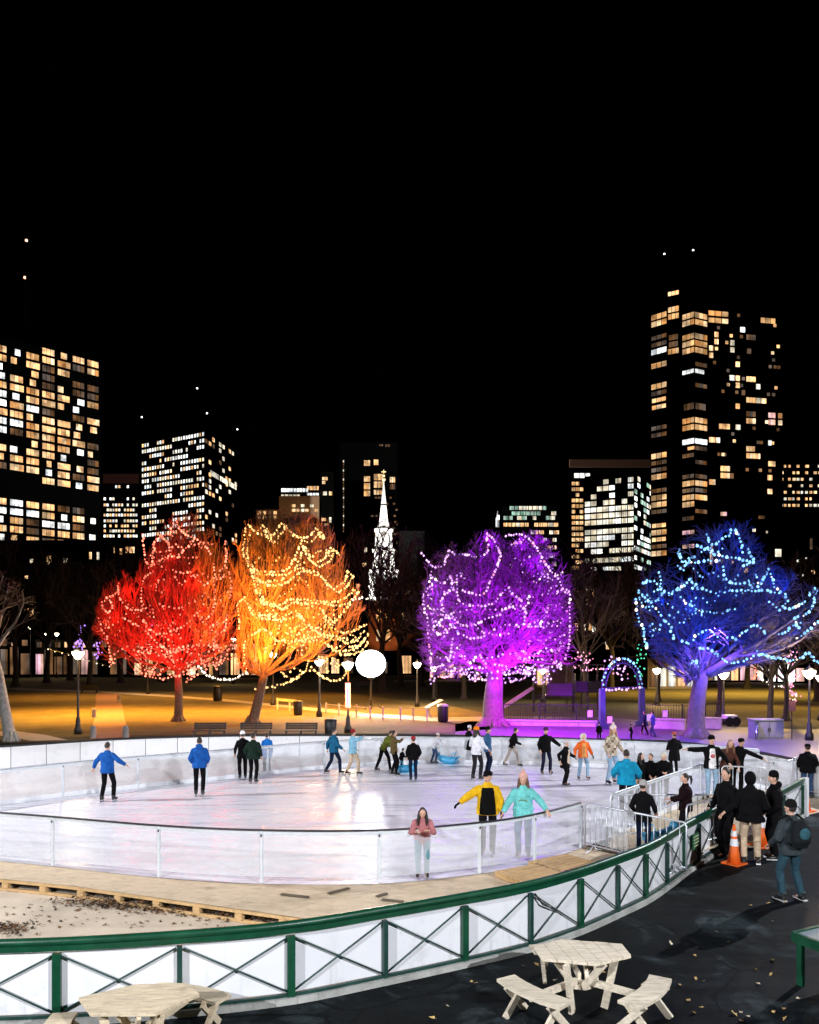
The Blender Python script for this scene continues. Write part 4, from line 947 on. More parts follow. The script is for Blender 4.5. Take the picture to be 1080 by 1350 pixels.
# floodlight, its glare built as a glowing white balloon
fp = at(489, 875, 66); t = thing('floodlight', 'big white floodlight on a mast behind the orange tree, its glare built as a balloon', 'floodlight', (fp.x, fp.y, 0))
m = MB(); m.tube([(0, 0, 0), (0, 0, fp.z - 1.15)], [.09, .06], 8); m.build('mast', M_BLACK, t)
for k in range(3):
    q = 2 * PI * k / 3; m = MB(); m.tube([(0, 0, .9), (math.cos(q) * .9, math.sin(q) * .9, .02)], .035, 6); m.build('leg', M_BLACK, t)
m = MB(); m.lathe([(.05, -1.28), (.3, -1.22), (.34, -1.08)], (0, 0, fp.z), 16); m.build('collar', M_BLACK, t)
m = MB(); m.ell((0, 0, fp.z), (1.2, 1.2, 1.1), 28, 18); bal = m.build('balloon', glow('flood_glare', (.90, .94, 1), 9), t, True)
m = MB(); m.ell((0, 0, fp.z + 1.12), (.22, .22, .1), 12, 6); m.build('cap', M_BLACK, bal)
# ------------------------------------------------------------------ far buildings
STY = {'o': window_glow('lit_window_orange', [(1, .42, .12), (1, .55, .22), (1, .68, .38), (1, .48, .16)], .55, 1.25),
       'w': window_glow('lit_window_warm', [(1, .46, .17), (1, .60, .29), (1, .53, .22), (1, .74, .45)], .9, 1.9),
       'c': window_glow('lit_window_cream', [(1, .90, .70), (1, .82, .55), (.95, .95, .85), (1, .86, .62)], .7, 1.5),
       'b': window_glow('lit_window_white', [(1, .95, .88), (.85, .93, 1), (1, .92, .78)], 1.2, 2.4),
       'g': window_glow('lit_window_green', [(.45, 1, .72), (.8, 1, .85), (.6, .95, .8)], .4, .9),
       'd': window_glow('lit_window_dim', [(.8, .35, .12), (.6, .35, .2), (.5, .4, .35)], .12, .35),
       'p': window_glow('lit_window_pink', [(1, .50, .50), (1, .62, .42), (1, .55, .7)], .5, 1.4)}
UNIT = {}
for k_, m_ in STY.items():
    q = MB(); [q.box((x, 0, 0), (.29, 1, 1)) for x in (-.345, 0, .345)]; me_ = bpy.data.meshes.new('window'); me_.from_pydata(q.v, [], q.f); me_.materials.append(m_); UNIT[k_] = me_
M_WALL = paint('dark_facade', (.004, .004, .004), .8, .25, .15, 0); M_WALL.node_tree.nodes['Principled BSDF'].inputs['Specular IOR Level'].default_value = .02
class Bld:
    def __init__(s, name, label, corners, ztop, cat='building', mat=None, deep=40):
        P = [Vector(((px - 540) / F * Y, Y, 0)) for px, Y in corners]; s.P = P
        s.root = thing_w(name, label, cat, P[0]); s.win = []
        m = MB(); m.prism([(p.x, p.y) for p in P] + [(P[-1].x * (1 + deep / P[-1].y), P[-1].y + deep), (P[0].x * (1 + deep / P[0].y), P[0].y + deep)], 0, ztop); m.build('wall', mat or M_WALL, s.root)
    def face(s, A, B, z, h, c0, c1, st, inset=0.0):
        """a window between the fractions c0..c1 of the face A-B"""
        d = B - A; p = A + d * ((c0 + c1) / 2); n = Vector((d.y, -d.x, 0)).normalized()
        s.win.append((p.x + n.x * .05, p.y + n.y * .05, z, d.length * (c1 - c0), h, math.atan2(d.y, d.x), st))
    def pix(s, Y, rects):
        for x0, x1, y0, y1, st in rects:
            a, b = at(x0, y0, Y), at(x1, y1, Y)
            s.win.append(((a.x + b.x) / 2, Y - .05, (a.z + b.z) / 2, b.x - a.x, a.z - b.z, 0, st))
    def done(s):
        s.win.sort(key=lambda w: -w[3] * w[4] / w[1] ** 2); L = s.root.location; rest = MB(); mats = list(STY)
        for i, (x, y, z, w, h, rz, st) in enumerate(s.win):
            if i < 100:
                o = bpy.data.objects.new('window', UNIT[st]); col.objects.link(o); o.parent = s.root
                o.location = (x - L.x, y - L.y, z - L.z); o.rotation_euler = (0, 0, rz); o.scale = (w, .2, h)
            else:
                rest.cur = mats.index(st); rest.box((x, y, z), (w, .2, h), rz)
        if rest.v: o = rest.build('windows', [STY[k] for k in mats], s.root); o['kind'] = 'stuff'
    def mast(s, px, Y, ytop, ybase, c=(1, .75, .65), r=.5, red=False):
        a, b = at(px, ytop, Y), at(px, ybase, Y); m = MB(); m.tube([b, a], [.5, .2], 6); o = m.build('mast', M_WALL, s.root)
        m = MB(); m.ell(a, r, 8, 6); m.build('beacon', glow('beacon_%d' % int(c[1] * 100), c, 3), o)
def zz(py, Y): return CAMH - (py - HOR) * Y / F
rg = random.Random(3)
# left slab tower
b = Bld('office_tower', 'tall slab tower with warm lit window bands at the left picture edge', [(-75, 288), (133, 331)], zz(440, 300)); A = Vector(((-10 - 540) / F * 300, 300, 0)); B = b.P[1]
pat = ["...ohoo", "ohoood.", "ohodo..", "h.hd.dd", "hohdh.d", "ooooo..", "whoo.h.", "wowd.do", "oohoohh", "wwoooh.", "wdoooo.", "..hoohh", "hhooh..", "hooh.hd", ".ooho.o", "...ooho", ".......", ".......", "owoodd.", "wwwohoh", "hodwwd.", "oodoooh", "hh.do.."]
for r, s_ in enumerate(pat):
    z = zz(447 + 11.85 * r, 302)
    for c, ch in enumerate(s_):
        if ch == '.':
            if r in (0, 15, 16, 17) or rg.random() > (.5 if r < 15 else .2): continue
            ch = rg.choice('ddho')
        c0 = (c + .06) / 7; w = .84 / 7
        if ch == 'h': c0 += rg.random() * w * .4; w *= rg.uniform(.35, .6)
        st = {'o': rg.choice('wwo'), 'w': 'b', 'h': rg.choice('wb'), 'd': 'd'}[ch]
        n = 3 if ch == 'o' and rg.random() < .35 else 1
        for q in range(n): b.face(A, B, z, 2.25, c0 + w * q / n, c0 + w * (q + .92) / n, st)
for c in range(1, 7):
    for r in range(4):
        if rg.random() < .3: b.face(A, B, zz(725 + 14 * r, 300), 1.6, (c + .3) / 7, (c + .3 + rg.uniform(.1, .3)) / 7, 'c')
for px in (-9, 12): pass
b.mast(35, 330, 317, 470, (1, .5, .35), .55); b.mast(33, 332, 366, 470, (1, .45, .3), .6); b.done()
# small block
b = Bld('office_block', 'small dark office block with a reddish top, between the two left towers', [(136, 360), (183, 360)], zz(625, 360))
m = MB(); m.beam(at(136, 631, 359.8), at(183, 631, 359.8), .2, 4.2); m.build('top_band', paint('red_brick_band', (.10, .03, .025)), b.root)
for y in (641.7, 657.7, 665.7, 672.3, 679, 686.7, 693.3, 700, 706.7):
    for c in range(12):
        x = 137 + c * 3.8
        if (y < 645 and not 146 < x < 168) or rg.random() < .22: continue
        b.pix(360, [(x, x + 2.6, y - 1.7, y + 1.7, rg.choice('bcw'))])
for x, y in ((118, 725), (136, 724), (148, 725), (158, 727), (166, 725), (171, 725), (174, 725)): b.pix(360, [(x if x > 136 else 138, x + 3.4 if x > 136 else 141, y - 4, y + 4, 'w')])
b.done()
# tower with two lit faces
b = Bld('office_tower', 'square tower with white slot windows on two faces, left of the red tree top', [(187, 445), (270, 420), (313, 470)], zz(565, 420))
A, B, C = b.P
for r in range(17):
    z = zz(572 + 8.35 * r, 420); dens = [.8, .7, .7, .5, .85, .95, .75, .9, .95, .25, .75, .45, .6, .75, .98, .95, .7][r]
    for g in range(8):
        lit = rg.random() < dens
        for k in range(3):
            if lit and rg.random() < .9: b.face(A, B, z, 1.75, (g * 3 + k + .2) / 24, (g * 3 + k + .74) / 24, rg.choice('bcwb'))
    for g in range(10):
        if rg.random() < (.30 if r < 9 else .16): b.face(B, C, z, 2.0, (g + .15) / 10, (g + .75) / 10, rg.choice('wcd'))
b.face(B, C, zz(632, 445), 2.6, .15, .97, 'c')
for x, yt in ((260, 512), (273, 545), (187, 550), (313, 566)): b.mast(x, 448, yt, 575, (1, .95, .95), .5)
b.done()
# stepped tan building
M_TAN = paint('tan_stone', (.34, .22, .13), .8, .2, .2, 0)
b = Bld('office_building', 'stepped tan building with bands of lit windows above the orange tree', [(368, 330), (421, 330)], zz(654, 330), mat=M_TAN)
m = MB(); p0, p1 = at(338, 672, 331), at(368, 672, 331); m.box(((p0.x + p1.x) / 2, 345, p0.z / 2), (p1.x - p0.x, 28, p0.z)); m.build('side_wing', M_TAN, b.root)
m = MB(); p0, p1 = at(371, 640, 333), at(420, 640, 333); m.box(((p0.x + p1.x) / 2, 350, (p0.z + zz(655, 333)) / 2), (p1.x - p0.x, 30, p0.z - zz(655, 333))); m.build('upper_storey', M_WALL, b.root)
for x in range(371, 404, 4): b.pix(332.8, [(x, x + 3.2, 644, 648.5, 'b')])
for x in range(405, 420, 4): b.pix(332.8, [(x, x + 3.2, 641, 646, 'w'), (x, x + 3.2, 650, 653, 'b')])
for x in range(371, 396, 5): b.pix(332.8, [(x, x + 4, 652, 654.5, 'c')])
for y in (667, 673):
    for x in range(385, 420, 6):
        if rg.random() < .7: b.pix(330, [(x, x + 4.5, y - 2, y + 1.5, rg.choice('wco'))])
for y in (676, 682):
    for x in (340, 347, 354, 361): b.pix(331, [(x, x + 4, y - 2, y + 2, rg.choice('wd'))])
m = MB(); m.beam(at(372, 687, 329.8), at(418, 687, 329.8), .3, 2); m.build('cornice', M_WALL, b.root)
b.done()
b = Bld('office_tower', 'narrow dark tower with four lit windows right of the stepped tan building', [(423, 350), (440, 350)], zz(622, 350))
b.pix(350, [(425, 432, 629, 633, 'w'), (425, 429, 634, 638, 'w'), (426, 431, 648, 653, 'c'), (434, 438, 648, 653, 'w'), (424, 430, 683, 687, 'o'), (434, 437, 682, 689, 'c'), (428, 433, 690, 693, 'o')]); b.done()
b = Bld('office_tower', 'dark tower with orange windows directly behind the church spire', [(448, 400), (524, 400)], zz(583, 400))
b.pix(400, [(480, 488, 607, 614, 'w'), (493, 499, 606, 613, 'w'), (480, 488, 628, 635, 'o'), (480, 488, 637, 645, 'o'), (480, 488, 647, 654, 'o'), (493, 507, 625, 633, 'o'), (493, 507, 635, 643, 'o'), (493, 504, 646, 652, 'o'), (514, 521, 629, 636, 'w'), (514, 521, 638, 645, 'd'),
            (500, 505, 586, 588, 'd'), (508, 514, 586, 589, 'd'), (480, 484, 720, 726, 'c'), (483, 486, 733, 738, 'w')] + [(526 - 3, 524, 690 + 12 * i, 693 + 12 * i, 'd') for i in range(5)])
for i in range(24): b.pix(400, [(452.4, 453.6, 607 + 4 * i, 609.6 + 4 * i, 'd' if i % 3 else 'c')])
for i in range(30): x, y = rg.uniform(485, 522), 655 + 8 * rg.randrange(9); b.pix(400, [(x, x + 3, y, y + 2.4, 'd')])
b.done()
# green glass topped building
b = Bld('office_building', 'glass topped building with greenish light behind the purple tree', [(662, 300), (736, 300)], zz(668, 300))
for y, x0, x1, st in ((670, 672, 725, 'g'), (677, 668, 733, 'g'), (683, 664, 733, 'g'), (692, 664, 735, 'w'), (702, 700, 735, 'w'), (712, 704, 735, 'c'), (722, 706, 735, 'w'), (733, 706, 735, 'c'), (744, 708, 735, 'g')):
    x = x0
    while x < x1 - 4:
        w = rg.uniform(4, 7)
        if rg.random() < .75: b.pix(300, [(x, x + w, y - 2.6, y + 2.2, st if rg.random() < .7 else 'c')])
        x += w + 1
m = MB(); p = at(657, 690, 300); m.lathe([(.8, 0), (.8, 3.2), (.35, 3.8), (.3, 4.4), (.05, 6)], (p.x, 302, p.z - 1), 8); m.build('turret', M_WHITE, b.root)
m = MB(); p = at(657, 682, 299); m.box((p.x, 299.2, p.z), (.9, .4, 1.6)); m.build('turret_light', STY['b'], b.root)
b.done()
# framed building and inner glass block
b = Bld('office_building', 'large building with a brown lit cornice framing the cream windowed block', [(752, 285), (862, 285)], zz(606, 285))
m = MB(); m.beam(at(751, 611, 284.7), at(861, 611, 284.7), .8, 2.6); m.build('cornice', paint('brown_cornice', (.3, .16, .10)), b.root)
for r in range(18):
    for c in range(3):
        y = 628 + 7.4 * r
        if rg.random() < .72: b.pix(285, [(754 + c * 5.2, 758.4 + c * 5.2, y, y + 4.4, rg.choice('oow'))])
b.pix(285, [(757, 778, 624, 630, 'b')]); b.done()
b = Bld('office_block', 'cream lit glass office block with a bright right flank, between purple and blue trees', [(771, 262), (836, 255), (860, 275)], zz(622, 255))
A, B, C = b.P
for r, y in enumerate((634.5, 643, 653, 662, 670.5, 679, 687.5, 700, 708.5, 717, 726, 738, 750)):
    for c in range(8):
        dens = (.75, .55, .35, .8, .85, .98, .95, .95, .9, .7, .65, .9, .5)[r]
        if r in (0, 1) and c < 2: dens = .1
        if rg.random() < dens: b.face(A, B, zz(y, 258), 1.45, (c + .06) / 8, (c + .92) / 8, rg.choice('cccbc'))
    for c in range(6):
        if rg.random() < .62: b.face(B, C, zz(y, 263), 1.3, (c + .1) / 6, (c + .85) / 6, rg.choice('bcgb'))
b.done()
# tall residential tower
b = Bld('apartment_tower', 'tall dark residential tower with orange bays and scattered lit flats on the right', [(858, 233.5), (880, 230), (899, 228), (916, 225.4), (933, 227.5), (1032, 232)], zz(384, 228))
def rw(i): return 416.7 + 9.2 * i
PT = b.P
def fx(A, B, x):                                # where the line of sight through column x meets the face A-B
    k = (x - 540) / F; d = B - A; return (k * A.y - A.x) / (d.x - k * d.y)
def tw(x0, x1, rows, st, i, hh=6.6):
    A, B = PT[i], PT[i + 1]; c0, c1 = fx(A, B, x0), fx(A, B, x1); Y = (A.y + B.y) / 2
    for r in rows: b.face(A, B, zz(rw(r), Y), hh * Y / F, c0, c1, st)
W = lambda x0, x1, rows, st, hh=6.6: tw(x0, x1, rows, st, 2 if x1 < 917 else 3 if x0 < 933 else 4, hh)
tw(859, 879, (0, 1, 7, 10, 20, 23, 26, 27, 31, 34), 'o', 0); tw(859, 879, (5,), 'b', 0); tw(860, 878, (12, 13, 30, 32), 'w', 0, 5)
[tw(859, 879, (r,), 'd', 0, 5) for r in range(2, 36) if r not in (5, 7, 10, 12, 13, 20, 23, 26, 27, 30, 31, 32, 34) and rg.random() < .4]; [W(x, x + 15, (r,), 'd', 5) for x in (900, 916.7) for r in range(2, 30) if r not in (3, 4, 5, 8, 13, 15, 16, 18, 24, 26, 27) and rg.random() < .3]
tw(881, 895, (-1, 0, 5), 'o', 1); tw(882, 894, (3, 4), 'd', 1); tw(881, 895, (-3.3,), 'w', 1, 5)
W(900, 915.5, (0, 1, 3, 4, 5, 15, 16, 24, 26, 27), 'o'); W(916.5, 932, (0, 1, 3, 4, 5, 15, 16, 24, 26), 'o'); W(934, 960, (0, 1), 'o', 6)
W(900, 915.5, (18,), 'b'); W(916.5, 932, (18,), 'b'); W(900, 915, (8,), 'b', 5); W(916.5, 928, (8,), 'b', 5); W(902, 915, (13,), 'd', 8); W(917, 930, (13,), 'd', 8); W(907, 915.5, (19,), 'w', 4); W(900, 915.5, (31, 33), 'p', 5)
for x0, x1, rows, st in ((942, 947, (3, 4), 'w'), (935, 940, (5, 6), 'w'), (976, 982, (2,), 'b'), (963, 968, (4, 5), 'c'), (970, 975, (7, 9, 10, 13), 'w'), (962, 968, (9,), 'b'), (984, 996, (3, 14), 'd'), (984, 996, (9, 12, 15, 20), 'w'), (997, 1002, (10, 12), 'c'), (1003, 1010, (12, ), 'w'),
                         (1003, 1022, (.4,), 'o'), (1013, 1022, (14, 15), 'p'), (1026, 1031, (14, 15), 'w'), (948, 962, (16,), 'w'), (970, 976, (16,), 'c'), (984, 995, (19,), 'o'), (1013, 1017, (18,), 'b'), (1013, 1022, (21,), 'w'), (950, 962, (22, 23), 'w'), (935, 943, (18, 24), 'w'), (944, 949, (18,), 'c'), (996, 1002, (20,), 'w'), (963, 967, (23,), 'd'), (978, 982, (11,), 'd'), (1012, 1018, (23, 25), 'w'), (985, 990, (5,), 'd')):
    for r in rows: tw(x0, x1, (r,), st, 4)
for i in range(44): x, r = rg.uniform(936, 1026), rg.randrange(0, 24); tw(x, x + 3.5, (r,), 'd' if i % 3 else 'w', 4, 4)
m = MB(); p = [at(x, 384, 232) for x in (872, 1005)]; m.box(((p[0].x + p[1].x) / 2, 245, p[0].z + 3.0), (p[1].x - p[0].x, 24, 6)); m.build('roof_storey', M_WALL, b.root)
for x, yt in ((876, 335), (914, 330), (985, 360)): b.mast(x, 240, yt, 376, (1, .9, .9), .3)
b.done()
b = Bld('office_building', 'building with rows of small warm windows at the right picture edge', [(1026, 280), (1100, 280)], zz(598, 280))
for r in range(9):
    for c in range(11):
        x, y = 1028 + c * 5.6, 613 + 8.6 * r
        if rg.random() < (.5 if r < 4 else .72): b.pix(280, [(x, x + rg.uniform(2.5, 4.8), y, y + 3.4, rg.choice('wwoc'))])
b.done()
# low dark blocks near the street
def low(label, x0, x1, Y, top, rects, name='street_building'):
    b = Bld(name, label, [(x0, Y), (x1, Y)], zz(top, Y), deep=14); b.pix(Y, rects); b.done(); return b
low('low dark street building with a few lit windows below the left slab tower', -60, 150, 200, 712, [(62, 68, 733, 741, 'w'), (40, 44, 737, 742, 'c'), (84, 89, 736, 742, 'c'), (33, 37, 759, 763, 'w'), (85, 87, 755, 758, 'c'), (64, 67, 738, 744, 'o'), (37, 45, 802, 812, 'w'), (100, 104, 790, 793, 'd'), (118, 121, 728, 737, 'w'), (128, 131, 728, 738, 'c'), (20, 26, 780, 783, 'd')])
low('dark street building with narrow warm windows left of the blue tree', 755, 858, 160, 752, [(x, x + 4, y, y + 9, st) for x, y, st in ((758, 775, 'w'), (770, 776, 'c'), (779, 777, 'w'), (758, 788, 'c'), (773, 788, 'w'), (777, 790, 'w'), (758, 822, 'w'), (768, 823, 'c'), (776, 822, 'w'), (781, 824, 'c'), (798, 841, 'c'), (803, 843, 'w'), (799, 847, 'w'), (812, 812, 'd'), (838, 775, 'd'), (844, 800, 'd'))])
low('dark street building with very few lit windows behind the right of the blue tree', 935, 1100, 200, 668, [(x, x + w, y, y + h, st) for x, y, w, h, st in ((1022, 724, 8, 10, 'c'), (985, 742, 4, 5, 'w'), (1050, 738, 3, 3, 'c'), (1057, 757, 2.5, 3, 'c'), (1070, 752, 4, 5, 'w'), (1068, 710, 3, 14, 'd'), (950, 675, 8, 5, 'p'), (992, 697, 4, 4, 'c'), (970, 748, 16, 7, 'p'), (945, 735, 22, 8, 'p'), (900 + 36, 720, 4, 24, 'p'), (1000, 680, 8, 4, 'd'), (1062, 735, 2, 2, 'c'), (1010, 700, 2, 3, 'c'))])
low('dark street building with warm windows right of the church tower', 526, 560, 325, 700, [(530, 536, 778, 790, 'o'), (538, 541, 779, 790, 'w'), (530, 534, 808, 818, 'o'), (536, 541, 811, 818, 'c'), (545, 549, 780, 786, 'd'), (531, 535, 750, 754, 'd')])
low('dark street building behind the foot of the orange tree', 440, 486, 240, 720, [(480, 484, 722, 728, 'c'), (470, 474, 770, 776, 'w'), (478, 483, 742, 747, 'w')])
# lit shop fronts and park buildings at street level
def shop(label, x0, x1, Y, top, st, mat, gable=False, name='shop', bays=6):
    b = Bld(name, label, [(x0, Y), (x1, Y)], zz(top, Y), deep=8, mat=mat); A, B = b.P; base = zz(top, Y)
    for i in range(bays):
        x0 = i + rg.uniform(.04, .2); x1 = i + rg.uniform(.75, .97); hh = base * rg.uniform(.45, .72)
        if rg.random() < .93: b.face(A, B, hh / 2 + base * .08, hh, x0 / bays, x1 / bays, rg.choice(st * 3 + 'd'))
        if base > 4.5: b.face(A, B, base * .86, base * .14, (i + .25) / bays, (i + .75) / bays, rg.choice(st))
    if gable:
        m = MB(); c = (A + B) / 2; w = (B - A).length / 2 + .4
        m.add([Vector((c.x - w, Y - .5, base)), Vector((c.x + w, Y - .5, base)), Vector((c.x, Y - .5, base + w * .75)), Vector((c.x - w, Y + 9, base)), Vector((c.x + w, Y + 9, base)), Vector((c.x, Y + 9, base + w * .75))], [(0, 1, 2), (3, 5, 4), (0, 2, 5, 3), (1, 4, 5, 2), (0, 3, 4, 1)]); m.build('roof', M_WALL, b.root)
    b.done(); return b
M_PALE = paint('pale_stone', (.45, .38, .30), .8, .2, .4, .1)
shop('row of pinkish lit shop fronts at the left picture edge', -70, 40, 138, 840, 'pdd', M_WALL, bays=8)
shop('row of warm lit shop fronts left of the red tree', 46, 168, 140, 843, 'wpddd', M_WALL, bays=10)
shop('row of warm lit shop fronts behind the red and orange trees', 176, 345, 138, 846, 'owc', M_WALL, bays=12)
shop('low lit building front behind the floodlight and the bare trees', 420, 560, 150, 858, 'wd', M_WALL, bays=9)
shop('orange lit shop front left of the purple trunk', 566, 636, 130, 866, 'oow', M_WALL, bays=6)
shop('small gabled house with lit front behind the playground', 706, 756, 105, 870, 'cw', M_PALE, True, 'house', 3)
shop('pale colonnaded building lit in yellow between arch and blue tree', 854, 918, 100, 868, 'cwc', M_PALE, False, 'pavilion', 5)
shop('bright pinkish shop fronts behind the blue tree trunk', 930, 1008, 118, 862, 'pcw', M_WALL, bays=7)
shop('very bright lilac shop fronts at the right picture edge', 1012, 1110, 115, 866, 'bpb', M_WALL, bays=8)

# ------------------------------------------------------------------ church
CY = 297; cx = (506 - 540) / F * CY
def w_(px): return px / F * CY
ch = thing_w('church', 'white floodlit church steeple with brick tower between the orange and purple trees', 'church', (cx, CY, 0))
M_CH = paint('white_church_paint', (.62, .61, .59), .6, .05, .6, 0); M_BRICK = paint('church_brick', (.30, .12, .07), .85, .25, .6, 0)
z = lambda py: zz(py, CY)
M_LOUV = paint('louvre_grey', (.22, .22, .22), .7)
def sq(name, px, y0, y1, mat, d=1.0):
    m = MB(); w = w_(px); m.box((cx, CY + 0, (z(y0) + z(y1)) / 2), (w, w * d, z(y0) - z(y1))); return m.build(name, mat, ch)
tw_ = sq('brick_tower', 40, 792, 880, M_BRICK)
for x in (-6, 6):
    for y in (812, 838): m = MB(); m.box((cx + w_(x), CY - w_(20) - .05, z(y)), (1.6, .3, 4)); m.build('tower_window', STY['o'], tw_)
nv = sq('nave', 96, 835, 885, M_BRICK); nv.location.y += 14
st1 = sq('clock_stage', 36, 756, 791, M_CH)
for y, w in ((791, 42), (773, 38.5), (755, 40)): m = MB(); m.box((cx, CY, z(y)), (w_(w), w_(w), 1.1)); m.build('cornice', M_CH, ch)
for x in (-14, -5, 5, 14):
    for y in (764, 782): m = MB(); m.box((cx + w_(x), CY - w_(18) - .12, z(y)), (1.0, .3, 3.4)); m.build('pilaster', M_CH, st1)
for x in (-9.5, 0, 9.5): m = MB(); m.box((cx + w_(x), CY - w_(18) - .03, z(780)), (1.3, .1, 2.6)); m.build('opening', M_BLACK, st1)
def octs(name, r0, y0, r1, y1): m = MB(); m.lathe([(w_(r1) / 2 * 1.08, z(y1)), (w_(r0) / 2 * 1.08, z(y0))], (cx, CY, 0), 8); return m.build(name, M_CH, ch)
s2 = octs('belfry', 27, 727, 29, 755); m = MB(); m.lathe([(w_(32) / 2, z(728)), (w_(33) / 2, z(725)), (w_(26) / 2, z(723))], (cx, CY, 0), 8); m.build('cornice', M_CH, ch)
for k in range(8):
    a = PI / 4 * k; m = MB(); m.box((0, 0, 0), (.2, 1.0, 2.8)); M_ = Matrix.Translation((cx + math.cos(a) * w_(13.6), CY + math.sin(a) * w_(13.6), z(741))) @ Matrix.Rotation(a, 4, 'Z'); m.v = [tuple(M_ @ Vector(p)) for p in m.v]; m.build('arched_opening', M_LOUV, s2)
s3 = octs('upper_belfry', 21, 700, 23, 724); m = MB(); m.lathe([(w_(26) / 2, z(701)), (w_(27) / 2, z(698)), (w_(20) / 2, z(696))], (cx, CY, 0), 8); m.build('cornice', M_CH, ch)
for k in range(8):
    a = PI / 4 * k; m = MB(); m.box((0, 0, 0), (.2, .8, 2.4)); M_ = Matrix.Translation((cx + math.cos(a) * w_(10.9), CY + math.sin(a) * w_(10.9), z(712))) @ Matrix.Rotation(a, 4, 'Z'); m.v = [tuple(M_ @ Vector(p)) for p in m.v]; m.build('arched_opening', M_LOUV, s3)
m = MB(); m.ell((cx, CY - w_(11.5) - .2, z(706)), (1.0, .15, 1.0), 14, 8); m.build('clock', paint('clock_face', (.15, .14, .13)), ch)
octs('lantern', 12, 688, 17, 697); m = MB(); m.lathe([(w_(13) / 2, z(690)), (w_(.8) / 2, z(634))], (cx, CY, 0), 8); m.build('spire', M_CH, ch)
m = MB(); m.lathe([(w_(7.5) / 2, z(667)), (w_(8.5) / 2, z(666)), (w_(7) / 2, z(664))], (cx, CY, 0), 8); m.build('spire_ring', M_BLACK, ch)
m = MB(); m.tube([(cx, CY, z(636)), (cx, CY, z(619))], .12, 6); m.ell((cx, CY, z(627)), .5, 8, 6); m.ell((cx, CY, z(632)), .7, 8, 6); m.beam((cx - .8, CY, z(622)), (cx + .8, CY, z(622)), .15, .4); m.build('weathervane', paint('gilt', (.8, .6, .3), .4), ch)
for dx in (-32, 32): lamp('SPOT', (cx + dx, CY - 26, 26), 330000, (1, .96, .9), .4, (cx, CY, 47), 72, .3, 'church_floodlight')
lamp('SPOT', (cx + 3, CY - 22, 2), 9000, (1, .45, .15), .5, (cx, CY, 16), 60, .6, 'church_floodlight')

# ------------------------------------------------------------------ trees
def inside(p, ells):
    return min(((p[0] - c[0]) / r[0]) ** 2 + ((p[1] - c[1]) / r[1]) ** 2 + ((p[2] - c[2]) / r[2]) ** 2 for c, r in ells)
def grow(rng, start, d, L, r0, r1, up, ells, seg=.45, wob=.16):
    pts = [Vector(start)]; d = Vector(d).normalized(); s = 0
    while s < L:
        d = (d + Vector((rng.gauss(0, wob), rng.gauss(0, wob), rng.gauss(0, wob * .6) + up))).normalized()
        q = pts[-1] + d * seg
        v = inside(q, ells)
        if len(pts) > 1 and v > 1 + rng.uniform(-.15, .22) and v > inside(pts[-1], ells): break
        pts.append(q); s += seg
    if len(pts) < 2: pts.append(pts[0] + d * seg * .5)
    n = len(pts) - 1
    return pts, [r0 + (r1 - r0) * (i / n) for i in range(n + 1)]
def off(rng, d, ang):
    d = d.normalized(); o = d.orthogonal().normalized(); o.rotate(Quaternion(d, rng.uniform(0, 2 * PI)))
    return (d * math.cos(ang) + o * math.sin(ang)).normalized()
